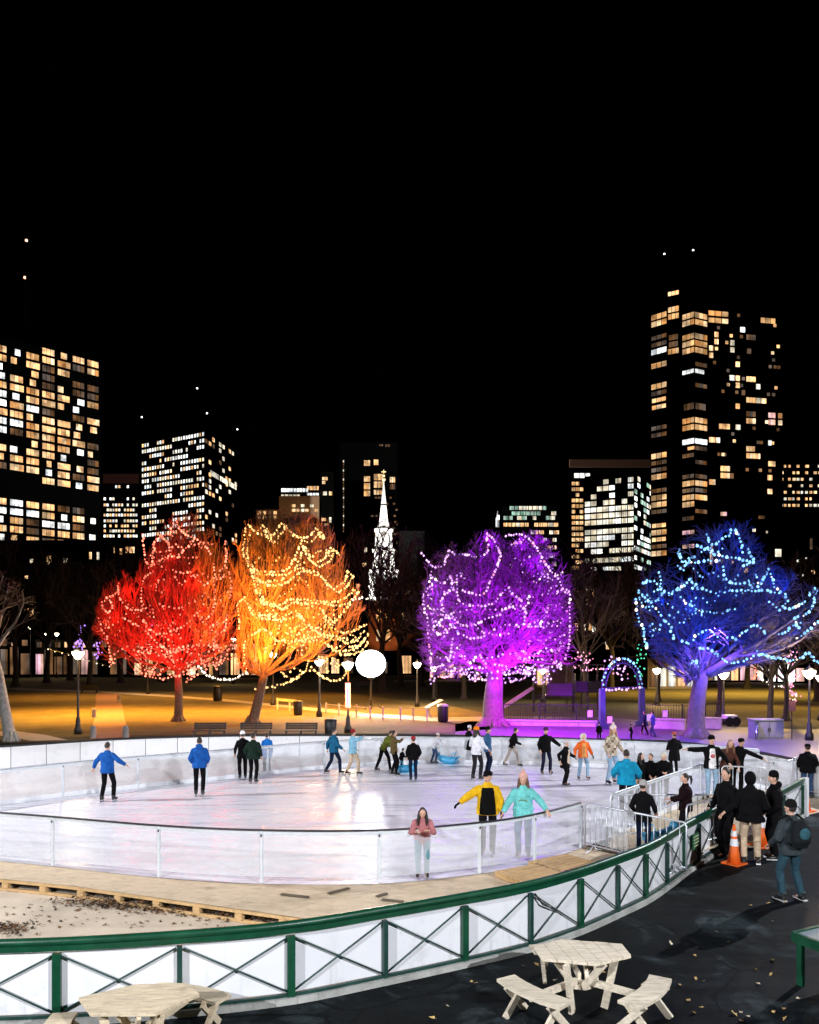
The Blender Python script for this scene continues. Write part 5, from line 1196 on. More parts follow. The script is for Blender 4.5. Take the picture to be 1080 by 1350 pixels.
def make_tree(seed, trunk, tr, ells_, nl, phi, up, n2, n3, n4, name_mats, l3=(.8, 2.2), l4=(.5, 1.4), tw=.016, flare=1.5, forks=None, upt=None):
    """trunk and limbs in one mesh, the fine branches and twigs of the crown in another"""
    ells = [(c, tuple(x * 1.09 for x in r)) for c, r in ells_]; rng = random.Random(seed); T = MB(); C = MB(); upt = up if upt is None else upt
    tp = [Vector(p) for p in trunk]; n = len(tp)
    T.tube([tp[0] - Vector((0, 0, .1))] + [tp[0] + Vector((0, 0, .12))] + [tp[0].lerp(tp[1], .35)] + tp[1:], [tr * flare, tr * (1 + (flare - 1) * .55), tr] + [tr * (1 - .30 * i / (n - 1)) for i in range(1, n)], 14)
    for k in range(7):
        a = 2 * PI * k / 7 + rng.random(); v = Vector((math.cos(a), math.sin(a), 0))
        T.tube([tp[0] + v * tr * .7 + Vector((0, 0, .5)), tp[0] + v * tr * 1.25 + Vector((0, 0, .12)), tp[0] + v * tr * (flare + .5) - Vector((0, 0, .08))], [tr * .3, tr * .3, tr * .12], 6)
    top = tp[-1]; limbs = []
    for i in range(nl):
        az = 2 * PI * i / nl + rng.uniform(-.3, .3); ph = R(rng.uniform(*phi)) if i % 3 else R(phi[0] + rng.uniform(0, 8))
        d = Vector((math.sin(ph) * math.cos(az), math.sin(ph) * math.sin(az), math.cos(ph)))
        st = tp[-2].lerp(top, rng.uniform(.45, 1)); pts, rs = grow(rng, st, d, 30, tr * rng.uniform(.32, .48), .03, up * .6, ells, .55, .07 if up > .05 else .10)
        T.tube(pts, rs, 7); limbs.append(pts)
    for c, r in ells:                               # limbs reaching into each lobe of the crown
        for _ in range(2):
            goal = Vector(c) + Vector((rng.uniform(-.3, .5) * r[0] * (1 if c[0] > top.x else -1), rng.uniform(-.4, .4) * r[1], rng.uniform(-.4, .2) * r[2]))
            st = tp[-2].lerp(top, rng.uniform(.5, 1)); d = goal - st
            pts, rs = grow(rng, st, d + Vector((0, 0, -.12 * d.length)), d.length + .9 * r[0], tr * rng.uniform(.26, .38), .03, .018, ells, .55, .06)
            T.tube(pts, rs, 7); limbs.append(pts)
    def kids(parent, cnt, t0, lr, r0, r1, ang, upw, n, store, mb, wob=.16):
        if upw > .1: wob = .06
        for k in range(cnt):
            t = rng.uniform(t0, .98) * (len(parent) - 1); i = min(int(t), len(parent) - 2); p = parent[i].lerp(parent[i + 1], t - i)
            pts, rs = grow(rng, p, off(rng, parent[i + 1] - parent[i], R(rng.uniform(*ang))), rng.uniform(*lr), r0, r1, upw, ells, .3 if n > 3 else .26, wob)
            mb.tube(pts, rs, n, False)
            if store is not None: store.append(pts)
    L2, L3 = [], []
    for l in limbs: kids(l, n2, .15, (2.0, 4.6), .06, .024, (22, 58), up, 5, L2, C)
    for l in L2: kids(l, n3, .1, l3, .032, .014, (20, 50), upt, 3, L3, C)
    for l in L3: kids(l, n4, .05, l4, tw, .009, (15, 45), upt, 3, None, C, .2)
    return T, C
def plant(name, label, base, parts, mats, group=None):
    t = thing(name, label, 'tree', base, 0, group); T, C = parts
    T.build('trunk', mats[0], t, True); C.build('crown', mats[1], t); return t
M_BARK = paint('bark', (.14, .11, .085), .9, .35, 6, .7, bscale=18, dist=.04)
M_TWIG = paint('twigs', (.15, .12, .095), .85, .3, 2, 0)
M_BARKD = paint('dark_bark', (.05, .04, .035), .9, .3, 4, .5)
M_TWIGD = paint('dark_twigs', (.045, .032, .028), .9, .3, 2, 0)
M_BARKP = paint('grey_bark', (.42, .40, .37), .9, .35, 5, .7, bscale=18, dist=.04)
class Crown:
    def __init__(s, base, ells): s.base = base; s.e = [(Vector(c) + base, r) for c, r in ells]
def crown_px(base, blobs):
    """crown lobes given by the outline they show: (px, py, half width, half height, depth offset)"""
    Y = base.y; out = []
    for px, py, hw, hh, dy in blobs:
        c = at(px, py, Y + dy); k = (Y + dy) / F; out.append((c - base, (hw * k, max(hw * k * .85, 1.2), hh * k)))
    return out
LT = {}
# red tree
b0 = G(235, 951); e0 = crown_px(b0, [(246, 788, 58, 98, 0), (165, 826, 36, 60, 0), (280, 800, 38, 90, -.5), (236, 850, 80, 48, .3)]); LT['red'] = Crown(b0, e0)
plant('tree', 'bare tree glowing red under strings of red lights', b0, make_tree(11, [(0, 0, 0), (.05, 0, 1.6), (.0, 0, 2.9), (.05, 0, 3.6)], .30, e0, 15, (8, 66), .06, 9, 5, 4, None, l3=(1.0, 2.8), l4=(.9, 2.4), upt=.28, tw=.017, flare=1.35), (M_BARK, M_TWIG))
b0 = G(343, 954); e0 = crown_px(b0, [(392, 775, 68, 92, 0), (352, 775, 38, 92, 0), (436, 815, 42, 75, 0), (405, 850, 72, 50, .3), (345, 850, 30, 50, 0)]); LT['orange'] = Crown(b0, e0)
plant('tree', 'bare tree glowing orange under strings of warm white lights', b0, make_tree(12, [(-.5, 0, 0), (-.1, 0, 1.6), (.15, 0, 2.7), (.3, 0, 3.3)], .34, e0, 16, (6, 68), .07, 9, 5, 4, None, l3=(1.0, 2.8), l4=(1.0, 2.6), upt=.32, tw=.018, flare=1.35), (M_BARK, M_TWIG))
b0 = G(650, 957); e0 = crown_px(b0, [(652, 812, 88, 88, 0), (588, 800, 32, 72, 0), (712, 810, 44, 90, -.4), (642, 745, 30, 45, 0), (655, 860, 94, 40, .3), (700, 745, 32, 42, .3)]); LT['purple'] = Crown(b0, e0)
plant('tree', 'broad old tree glowing purple with a thick lit trunk', b0, make_tree(13, [(0, 0, 0), (0, 0, 1.5), (.1, 0, 2.7), (.1, 0, 3.5)], .68, e0, 17, (10, 82), .02, 10, 7, 5, None, l3=(.7, 2.2), upt=.01, flare=1.45, tw=.017), (M_BARK, M_TWIG))
b0 = G(918, 972); e0 = crown_px(b0, [(950, 760, 62, 70, 0), (885, 800, 46, 62, -.4), (1000, 805, 62, 60, .3), (1062, 825, 46, 52, 0), (945, 840, 90, 42, .4)]); LT['blue'] = Crown(b0, e0)
plant('tree', 'wide old tree glowing blue with a leaning dark trunk', b0, make_tree(14, [(0, 0, 0), (0, 0, 1.4), (.15, 0, 2.6), (.35, 0, 3.7)], .50, e0, 12, (10, 80), .015, 8, 6, 4, None, l3=(.6, 1.8), upt=.0, flare=1.5, tw=.014), (M_BARK, M_TWIG))
# leaning second stem of the blue tree
# background bare trees: three kinds, copied
kinds = []
for i in range(3):
    e_ = [((0, 0, 8), (3.8, 3.8, 4.6))]
    kinds.append(plant('bare_tree', 'x', (0, 0, 0), make_tree(30 + i, [(0, 0, 0), (.1, 0, 1.5), (.05, .1, 2.8), (0, 0, 4.0)], .26, e_, 8, (10, 60), .04, 6, 5, 3, None, tw=.02), (M_BARKD, M_TWIGD), 'dark bare park trees'))
spots = [(20, 905, 1.15, 'dark bare tree at the far left street edge'), (62, 900, 1.2, 'dark bare tree under the far left lamp cluster'), (118, 908, 1.0, 'dark bare tree behind the lone lamp post, its pale trunk on the slope'), (160, 900, 1.1, 'dark bare tree just left of the red tree crown'), (92, 897, 1.35, 'tall dark bare tree in front of the left shop fronts'),
         (214, 899, 1.2, 'dark bare tree behind the red tree'), (285, 900, 1.2, 'dark bare tree between the red and orange trees'), (505, 912, 1.5, 'bare tree right beside the big floodlight'), (528, 905, 1.3, 'bare tree below the church tower, right of the floodlight'), (556, 905, 1.2, 'bare tree near the left edge of the purple tree'), (574, 920, .9, 'dark trunked tree under the left purple branches'), (612, 922, .9, 'dark trunked tree just left of the purple trunk'),
         (772, 925, 1.0, 'dark bare tree leaning by the playground'), (735, 905, 1.2, 'dark bare tree beside the lit gabled house'), (806, 912, 1.1, 'dark bare tree behind the lit arch'), (868, 925, .8, 'dark trunked tree before the yellow pavilion'), (1016, 952, 1.1, 'dark twin trunk tree right of the blue trunk, left one'), (1036, 950, 1.05, 'dark twin trunk tree right of the blue trunk, right one'), (948, 945, .8, 'dark tree just right of the blue trunk'), (1078, 925, 1.1, 'dark bare tree at the right picture edge'), (985, 908, 1.0, 'dark bare tree among the pink lights')]
for i, (px, by, k, l) in enumerate(spots):
    o = kinds[i % 3] if i < 3 else copy_tree(kinds[i % 3]); p = G(px, by); o.location = p; o.rotation_euler.z = rg.uniform(0, 6.2)
    s = k * p.y / 95 * 1.25; s = max(.75, min(1.5, s)); o.scale = (s, s, s); o['label'] = l
# pale lit trunk at the left edge with a few lit twigs
b0 = G(14, 977); e0 = crown_px(b0, [(-20, 815, 62, 55, 0)])
plant('tree', 'pale lit trunk leaning out of the left picture edge with bare twigs', b0, make_tree(17, [(0, 0, 0), (-.35, 0, 1.9), (-.7, .1, 3.6), (-1.1, .2, 5.0)], .30, e0, 7, (20, 75), .01, 4, 4, 2, None, flare=1.2), (M_BARKP, M_TWIG))
# ------------------------------------------------------------------ strings of lights
BCOL = {'red': glow('red_bulb', (1, .22, .13), 2.7, .35), 'orange': glow('warm_bulb', (1, .58, .20), 2.8, .3), 'purple': glow('lilac_bulb', (.86, .45, 1), 2.1, .35), 'blue': glow('blue_bulb', (.24, .55, 1), 2.2, .35),
        'pink': glow('pink_bulb', (1, .35, .55), 2.2, .3), 'violet': glow('violet_bulb', (.5, .25, 1), 1.8, .3), 'green': glow('green_bulb', (.12, .9, .45), 1.2, .3), 'white': glow('white_bulb', (1, .88, .7), 2.6, .3)}
BM = {}
for k_, m_ in BCOL.items():
    q = MB(); q.lathe([(.010, .075), (.028, .06), (.07, .0), (.075, -.035), (.05, -.075), (.012, -.095)], n=8); me_ = bpy.data.meshes.new('bulb'); me_.from_pydata(q.v, [], q.f); me_.materials.append(m_); me_.polygons.foreach_set('use_smooth', [True] * len(me_.polygons)); BM[k_] = me_
M_WIRE = paint('light_wire', (.02, .02, .02), .6, .1)
def front(px, py, crown):
    d = Vector(((px - 540) / F, 1, (HOR - py) / F)); Y0 = crown.base.y; best = None
    Y = Y0 - 6.5
    while Y < Y0 + 4:
        p = Vector((d.x * Y, Y, CAMH + d.z * Y)); v = inside(p, crown.e)
        if v < 1: return Y
        if best is None or v < best[0]: best = (v, Y)
        Y += .15
    return best[1]
NB = [0]
def light_string(label, pts, color, step=.235, group=None, jit=.03, mix=None, scale=1.0):
    pts = resample([Vector(p) for p in pts], step); rs = random.Random(len(label) + int(abs(pts[0].x) * 100))
    pts = [p + Vector((rs.gauss(0, jit), rs.gauss(0, jit), rs.gauss(0, jit))) for p in pts]
    t = thing('light_string', label, 'light string', pts[0], 0, group); L = t.location.copy()
    m = MB(); m.tube([p - L for p in pts], .011, 4); m.build('wire', M_WIRE, t)
    for i, p in enumerate(pts):
        if i > 99: break
        c = color if not mix or rs.random() > .16 else rs.choice(mix)
        o = bpy.data.objects.new('bulb', BM[c]); col.objects.link(o); o.parent = t; o.location = p - L - Vector((0, 0, .05)); s = scale * rs.uniform(.55, 1.15); o.scale = (s, s, s)
        o.rotation_euler = (rs.uniform(-.5, .5), rs.uniform(-.5, .5), 0); NB[0] += 1
    return t
def drape(tree, label, px, color=None, double=False, **kw):
    cr = LT[tree]; q = []
    P = resample([Vector((x, y, 0)) for x, y in px], 5)
    for p in P: q.append(at(p.x, p.y, front(p.x, p.y, cr)))
    for _ in range(2): q = [q[0]] + [Vector((q[i].x, (q[i - 1].y + q[i].y + q[i + 1].y) / 3, q[i].z)) for i in range(1, len(q) - 1)] + [q[-1]]
    q = [at(540 + p.x / p.y * F, HOR - (p.z - CAMH) / p.y * F, p.y) for p in q]
    if double: q = q + [p + Vector((.28, -.1, -.22)) for p in reversed(q)]
    return light_string(label, q, color or tree, **kw)
def wrap(tree, label, n, color=None, seed=0, zr=(-.75, .75), rr=(.55, .98), turns=1.3, lobe=0, **kw):
    cr = LT[tree]; c, r = cr.e[lobe]; rs = random.Random(seed); a0 = rs.uniform(0, 6); q = []
    for i in range(n):
        t = i / (n - 1); zt = zr[0] + (zr[1] - zr[0]) * (t + .10 * math.sin(i * 2.1)); a = a0 + turns * 2 * PI * t; s = math.sqrt(max(.05, 1 - zt * zt)) * rs.uniform(*rr)
        q.append(c + Vector((r[0] * s * math.cos(a), r[1] * s * math.sin(a), r[2] * (zt + rs.uniform(-.05, .05)))))
    return light_string(label, q, color or tree, step=.36, scale=.85, **kw)
T_ = 'red'
for l, px in (
    ('red light string zigzagging from the top down the upper left of the red tree', [(231, 685), (224, 700), (213, 705), (204, 714), (201, 731), (200, 744), (201, 753), (190, 761), (187, 776), (186, 792)]),
    ('red light string falling from the red tree top to the right', [(233, 685), (240, 700), (250, 706), (257, 709), (268, 714), (277, 729)]),
    ('short red light string slanting down left from the upper right of the red tree', [(257, 709), (250, 719), (240, 725), (234, 734)]),
    ('red light string hanging along the right upper edge of the red tree', [(298, 713), (299, 726), (296, 744), (303, 753), (305, 774), (303, 788)]),
    ('nearly vertical red light string right of the middle of the red tree', [(281, 742), (283, 755), (283, 774), (283, 796), (281, 807), (272, 814), (262, 811)]),
    ('sagging red light string across the middle of the red tree', [(263, 803), (250, 818), (238, 827), (227, 829), (218, 835), (207, 835), (196, 828), (188, 815)]),
    ('red light string over the left shoulder of the red tree', [(156, 768), (155, 781), (164, 798), (174, 803), (187, 803), (194, 801)]),
    ('looped red light string at the far left tip of the red tree', [(156, 778), (146, 785), (135, 792), (135, 801), (144, 807), (150, 797), (141, 788)]),
    ('red light string down the far left edge of the red tree', [(131, 814), (133, 827), (140, 837), (144, 853), (146, 875)]),
    ('lowest red light string swagged under the red crown before the trunk', [(179, 882), (190, 888), (198, 891), (216, 894), (235, 889), (248, 888), (261, 879)]),
    ('red light string looping in the upper left of the red crown', [(188, 703), (189, 720), (194, 742), (205, 742), (214, 734), (225, 730), (222, 715), (212, 705)]),
    ('red light string crossing the middle right of the red tree', [(228, 750), (240, 755), (252, 753), (262, 765), (272, 770), (284, 760), (296, 745)]),
    ('red light string curling at the right side of the red tree, above the swag', [(262, 812), (275, 825), (288, 822), (300, 815), (296, 830), (283, 838), (280, 850), (292, 858)]),
    ('red light string crossing the lower left of the red tree', [(165, 815), (178, 822), (190, 828), (200, 840), (212, 850), (225, 858), (240, 850), (250, 862)])): drape(T_, l, px)
for i, (l, z0, z1) in enumerate((('red light string wound loosely round the lower third of the red crown', -.9, -.35), ('red light string wound loosely round the middle of the red crown', -.4, .1), ('red light string wound loosely round the upper middle of the red crown', .05, .55), ('red light string wound loosely round the top of the red crown', .5, .93))):
    wrap('red', l, 34, seed=i + 1, zr=(z0, z1), turns=1.6)
wrap('red', 'red light string wound through the low broad skirt of the red crown', 44, seed=9, zr=(-.8, .3), turns=2.0, lobe=3); wrap('red', 'red light string wound through the small left lobe of the red crown', 24, seed=12, zr=(-.8, .7), turns=2.0, lobe=1)
light_string('white light string swagged between the red and orange trees', [at(x, y, 51.5) for x, y in ((261, 878), (268, 885), (279, 891), (292, 895), (305, 895), (315, 891), (324, 886))], 'white', .19)
light_string('faint light string strung from the left street to the red tree', [at(x, y, 58) for x, y in ((64, 855), (85, 862), (105, 867), (125, 873), (145, 878))], 'white', .5, scale=.5)
T_ = 'orange'
for l, px, dbl in (
    ('warm light string zigzagging along the top of the orange tree', [(328, 692), (337, 701), (342, 696), (348, 690), (354, 711), (363, 701), (372, 688), (381, 700), (393, 707), (404, 709), (418, 694), (422, 705)], True),
    ('warm light string down the left edge of the orange tree', [(324, 696), (322, 712), (320, 726), (328, 744), (333, 759), (337, 774), (344, 789)], True),
    ('warm light string rising from the left to a peak in the upper orange tree', [(331, 750), (350, 752), (370, 752), (381, 748), (391, 729), (396, 714), (400, 718), (406, 735), (415, 742), (428, 735), (435, 720), (443, 726)], True),
    ('warm light string waving across the upper middle of the orange tree', [(333, 759), (350, 766), (369, 764), (381, 755), (393, 746), (406, 751), (419, 753), (428, 764), (439, 776), (454, 766), (459, 752)], True),
    ('short warm light string on the left twigs between red and orange trees', [(323, 786), (317, 790), (313, 797), (315, 811), (317, 827)], False),
    ('warm light string across the middle of the orange tree', [(339, 789), (356, 794), (370, 798), (380, 789), (396, 789), (415, 790), (437, 793), (454, 789), (467, 776)], True),
    ('warm light string sagging in the left middle of the orange tree', [(324, 792), (333, 809), (356, 811), (374, 811), (389, 803), (396, 813)], True),
    ('warm light string looping at the right middle of the orange tree', [(422, 801), (433, 814), (443, 818), (454, 803), (461, 796)], False),
    ('warm light string sagging in the right of the orange tree', [(430, 816), (441, 829), (454, 833), (470, 829), (483, 822)], False),
    ('warm light string wandering through the lower right of the orange tree', [(385, 831), (398, 820), (411, 826), (420, 833), (437, 837), (448, 839), (457, 848), (472, 842), (480, 831)], True),
    ('warm light string in the lower left of the orange tree', [(328, 836), (336, 834), (345, 827), (356, 833), (366, 845), (378, 842), (390, 845), (405, 840), (420, 838)], False),
    ('warm light string sagging low on the right of the orange tree', [(428, 846), (444, 857), (459, 857), (472, 853), (480, 842)], True),
    ('lowest warm light string rising from the trunk to the right of the orange tree', [(337, 907), (345, 906), (356, 905), (374, 901), (393, 892), (404, 881), (407, 870)], False),
    ('warm light string swagged before the bluish lamp under the orange tree', [(411, 879), (426, 892), (439, 897), (454, 892), (461, 877)], False),
    ('warm light string hanging down the lower left of the orange tree', [(324, 844), (322, 855), (322, 864), (323, 876), (324, 887)], False)): drape(T_, l, px, double=dbl, step=.21)
for i, (l, z0, z1) in enumerate((('warm light string wound loosely round the lower orange crown', -.9, -.2), ('warm light string wound loosely round the upper orange crown', .0, .8))): wrap('orange', l, 40, seed=i + 21, zr=(z0, z1), turns=1.7)
wrap('orange', 'warm light string wound through the low skirt of the orange crown', 40, seed=29, zr=(-.8, .4), turns=1.8, lobe=3)
light_string('warm light string running from the orange tree towards the church', [at(x, y, 52) for x, y in ((466, 790), (475, 787), (484, 788), (494, 787))], 'white', .19)
T_ = 'purple'; MX = ['pink', 'white', 'violet']
for l, px in (
    ('lilac light string in a deep curve at the upper left tip of the purple tree', [(556, 729), (563, 738), (572, 747), (584, 746), (592, 726)]),
    ('lilac light string along the top left of the purple tree up to its peak', [(592, 725), (602, 730), (614, 729), (627, 733), (638, 730), (644, 726), (643, 716), (642, 702)]),
    ('lilac light string in a long sag below the peak of the purple tree', [(642, 702), (651, 708), (656, 720), (660, 729), (656, 747), (647, 762), (644, 772), (640, 780), (631, 783), (619, 780), (610, 777)]),
    ('lilac light string hanging down the whole left edge of the purple tree', [(568, 752), (567, 771), (558, 786), (559, 799), (563, 816), (566, 837), (568, 871), (568, 894)]),
    ('lilac light string waving from the upper left across the middle of the purple tree', [(602, 759), (603, 775), (604, 790), (612, 796), (627, 797), (642, 797), (653, 792), (661, 781), (669, 773), (678, 784), (689, 790)]),
    ('round loop of lilac lights at the left of the purple tree', [(561, 796), (572, 804), (585, 802), (581, 790), (589, 779), (597, 775)]),
    ('lilac light string waving across the purple tree just below its middle', [(568, 807), (583, 809), (595, 811), (608, 823), (621, 824), (634, 818), (651, 813), (661, 805), (672, 799), (685, 796), (693, 805)]),
    ('sagging lilac light string in the lower middle of the purple tree', [(597, 822), (606, 835), (621, 841), (634, 839), (646, 834), (659, 836), (670, 834)]),
    ('short vertical lilac light string in the lower left of the purple tree', [(596, 840), (595, 856), (593, 867)]),
    ('tangled lilac light string low in the purple tree, left of its trunk', [(602, 852), (612, 867), (621, 873), (631, 862), (640, 871), (642, 879), (629, 879), (610, 881)]),
    ('big loop of lilac lights right of the middle of the purple tree', [(697, 784), (693, 801), (691, 816), (697, 826), (710, 824), (721, 809), (723, 796)]),
    ('lilac light string down the right edge of the purple tree', [(751, 779), (751, 809), (752, 828), (750, 847), (746, 867)]),
    ('lilac light string on the reddish top right of the purple tree', [(668, 705), (680, 703), (696, 705), (689, 711), (676, 716)]),
    ('lilac light string sloping down the upper right side of the purple tree', [(696, 706), (708, 722), (721, 745), (736, 760), (744, 779)]),
    ('lilac light string tangled low in the purple tree above its trunk', [(653, 875), (670, 876), (663, 890), (687, 882), (702, 879)]),
    ('small knot of lilac lights at the lower left of the purple tree', [(572, 815), (580, 822), (590, 832), (578, 835), (570, 826), (582, 816), (592, 812), (596, 826)]),
    ('lilac light string curling in the upper left part of the purple tree', [(568, 757), (576, 765), (586, 768), (594, 758), (598, 770), (588, 778), (580, 790)]),
    ('ragged lilac light string along the lowest left branches of the purple tree', [(566, 872), (574, 880), (584, 874), (592, 884), (602, 880), (590, 892), (576, 890), (568, 900)])): drape(T_, l, px, step=.23, mix=MX)
for i, (l, z0, z1, lb) in enumerate((('lilac light string wound through the right lobe of the purple crown, low', -.9, -.3, 2), ('lilac light string wound through the right lobe of the purple crown, middle', -.4, .15, 2), ('lilac light string wound through the right lobe of the purple crown, high', .1, .7, 2), ('lilac light string wound through the broad bottom of the purple crown', -.8, .4, 4), ('lilac light string wound round the middle of the purple crown', -.3, .3, 0), ('lilac light string wound through the left lobe of the purple crown', -.8, .6, 1),
                                     ('lilac light string wound through the reddish upper right lobe of the purple crown', -.8, .8, 5), ('lilac light string wound low through the right bottom of the purple crown', -1, -.55, 2), ('lilac light string wound densely through the lowest branches of the purple crown', -.95, -.5, 4))): wrap('purple', l, 40, seed=i + 41, zr=(z0, z1), turns=2.2, lobe=lb, mix=MX)
T_ = 'blue'
for l, px in (
    ('blue light string dropping through the very top left of the blue tree', [(932, 703), (938, 719), (941, 730), (960, 733), (978, 736), (994, 740)]),
    ('blue light string climbing to the peak of the blue tree and down again', [(920, 718), (930, 722), (946, 714), (960, 705), (967, 695), (976, 705), (979, 726)]),
    ('sagging blue light string under the top of the blue tree, left side', [(895, 724), (897, 736), (909, 741), (927, 738), (950, 737)]),
    ('short hooked blue light string at the upper right of the blue tree', [(987, 722), (990, 731), (994, 740), (980, 744)]),
    ('long sagging blue light string across the upper middle of the blue tree', [(908, 763), (923, 773), (941, 780), (960, 778), (978, 776), (997, 777), (1013, 777), (1027, 780)]),
    ('blue light string hanging from the top into the middle of the blue tree', [(953, 747), (956, 761), (967, 769), (980, 768)]),
    ('zigzag blue light string at the upper right shoulder of the blue tree', [(997, 756), (1001, 773), (1013, 749), (1022, 773), (1034, 782), (1039, 789), (1029, 803), (1015, 793)]),
    ('sagging blue light string across the middle of the blue tree', [(897, 786), (911, 797), (925, 804), (946, 807), (969, 800)]),
    ('looped blue light string at the left tip of the blue tree', [(842, 777), (851, 788), (865, 792), (873, 784), (870, 754)]),
    ('blue light string with two sags above the left tip of the blue tree', [(847, 767), (860, 764), (872, 775), (885, 782), (902, 768)]),
    ('blue light string hanging down the left edge of the blue tree', [(839, 789), (840, 805), (844, 819), (850, 828), (852, 854)]),
    ('blue light string slanting down the left side of the blue tree', [(848, 798), (865, 799), (874, 814), (885, 823), (888, 840)]),
    ('blue light string in one peak before the blue trunk', [(899, 844), (911, 847), (922, 833), (931, 828), (946, 838)]),
    ('blue light string in one peak right of the middle of the blue tree', [(960, 840), (971, 840), (983, 830), (997, 821), (1010, 834)]),
    ('lowest sagging blue light string right of the blue trunk', [(922, 852), (936, 854), (950, 866), (962, 873), (978, 871), (994, 863)]),
    ('blue light string along the low right branches of the blue tree', [(999, 858), (1015, 864), (1034, 869), (1052, 869), (1066, 858), (1080, 872)]),
    ('short sagging blue light string at the right of the blue tree', [(1036, 800), (1050, 799), (1061, 793)]),
    ('blue light string zigzagging at the far right tip of the blue tree', [(1068, 784), (1074, 773), (1075, 793), (1064, 807), (1048, 814), (1052, 826)]),
    ('short rising blue light string at the lower right of the blue tree', [(1029, 835), (1041, 827), (1054, 819)]),
    ('blue light string falling at the right picture edge', [(1078, 818), (1066, 828), (1060, 835), (1044, 842)]),
    ('tangled blue lights at the fork of the blue trunk', [(909, 880), (914, 873), (922, 870), (920, 877), (912, 884)])): drape(T_, l, px, step=.22, mix=['white', 'blue'])
wrap('blue', 'blue light string wound through the back of the blue crown', 34, seed=71, zr=(-.7, .5), turns=1.4, lobe=0); wrap('blue', 'blue light string wound through the left lobe of the blue crown', 30, seed=73, zr=(-.6, .6), turns=1.8, lobe=1)
for i, (l, lb) in enumerate((('red light string threaded irregularly through the heart of the red crown', 0), ('red light string threaded irregularly through the right side of the red crown', 2), ('red light string threaded irregularly through the low skirt of the red crown', 3))): wrap('red', l, 46, seed=i + 91, zr=(-.9, .9), rr=(.3, .95), turns=4.2, lobe=lb)
wrap('orange', 'warm light string threaded irregularly through the heart of the orange crown', 46, seed=95, zr=(-.9, .9), rr=(.3, .95), turns=4.2)
def tangle(label, px, py, Y, rw_, rh, n, color, seed, mix=None, scale=1.0):
    rs = random.Random(seed); q = []; c = at(px, py, Y); k = Y / F
    for i in range(n): q.append(c + Vector((rs.gauss(0, .5) * rw_ * k, rs.gauss(0, .4) * rw_ * k, (1 - 2 * i / n) * rh * k + rs.gauss(0, .12) * rh * k)))
    light_string(label, q, color, .55, mix=mix, scale=scale)
tangle('tangle of violet lights in a far left street tree', 105, 842, 112, 8, 18, 26, 'violet', 1, scale=2.0); tangle('small tangle of pale violet lights left of the red tree', 131, 855, 112, 7, 12, 18, 'violet', 2, scale=1.6)
tangle('tangle of violet lights seen through the red tree', 199, 827, 100, 4, 10, 12, 'violet', 3, scale=1.8)
tangle('tangle of green lights right above the arch', 843, 873, 58, 9, 26, 26, 'green', 4); tangle('tangle of magenta lights before the arch top', 812, 880, 60, 14, 14, 26, 'purple', 5, ['pink'])
tangle('tall tangle of pink lights near the right picture edge', 1044, 892, 72, 10, 36, 60, 'pink', 6, ['purple', 'white'], 1.2); tangle('tangle of red and pink lights right of the blue trunk', 996, 882, 75, 9, 14, 26, 'red', 7, ['pink'], 1.2)
tangle('upright tangle of pink lights between the twin dark trunks', 1028, 870, 70, 3, 22, 18, 'pink', 8)
light_string('white light string swagged between the twin dark trunks', [at(x, y, 60) for x, y in ((1001, 890), (1010, 899), (1020, 904), (1032, 903), (1045, 896))], 'white', .24)
tangle('tangle of lilac lights in the tree beside the gabled house', 770, 872, 70, 16, 12, 26, 'pink', 9, ['white', 'purple'])

# ------------------------------------------------------------------ playground, arch, walls, street furniture
b0 = G(794, 961); b1 = G(846, 957)
t = thing_w('arch', 'arch over the playground entrance, lit blue and trimmed with lights', 'arch', (b0 + b1) / 2)
hz = zz(908, b0.y); w = (b1 - b0).length; mid = (b0 + b1) / 2; u = (b1 - b0).normalized(); M_BL = paint('blue_arch', (.03, .035, .10), .5, .2, 3)
for p in (b0, b1): m = MB(); m.box(p + UP * hz / 2, (.32, .32, hz), .1); m.box(p + UP * .15, (.6, .6, .3), .1); m.build('arch_post', M_BL, t)
hoop = [mid + u * (-math.cos(a) * w / 2) + UP * (hz + math.sin(a) * (zz(868, b0.y) - hz)) for a in [PI * i / 20 for i in range(21)]]
for k in (0, .32): m = MB(); m.tube([p + (p - mid - UP * hz).normalized() * -k + UP * 0 for p in hoop], .045, 8); m.build('hoop', M_BL, t, True)
for i in range(1, 20): m = MB(); m.tube([hoop[i], hoop[i] + (mid + UP * hz - hoop[i]).normalized() * .32], .03, 6); m.build('strut', M_BL, t)
m = MB(); m.tube([b0 + UP * hz, b1 + UP * hz], .06, 8); m.build('tie_bar', M_BL, t)
light_string('blue light string following the arch of the playground entrance', [p + Vector((0, -.14, .06)) for p in hoop], 'blue', .26, mix=['purple', 'white'])
light_string('lilac light string along the tie bar of the entrance arch', [b0 + UP * hz + Vector((0, -.1, 0)), b1 + UP * hz + Vector((0, -.1, 0))], 'purple', .3)
def iron_fence(label, a, b, h=1.15):
    L = (b - a).length; d = (b - a).normalized(); t = thing_w('iron_fence', label, 'fence', a)
    m = MB(); m.beam(a + UP * h, b + UP * h, .05, .05); m.beam(a + UP * .15, b + UP * .15, .05, .05); m.build('rail', M_BLACK, t)
    n = int(L / .16); m = MB()
    for i in range(n + 1): m.beam(a + d * (L * i / n) + UP * .02, a + d * (L * i / n) + UP * (h + .08), .028, .028)
    m.build('bars', M_BLACK, t)
    for i in range(int(L / 2.4) + 1): m = MB(); m.box(a + d * min(L, i * 2.4) + UP * .65, (.09, .09, 1.3)); m.build('post', M_BLACK, t)
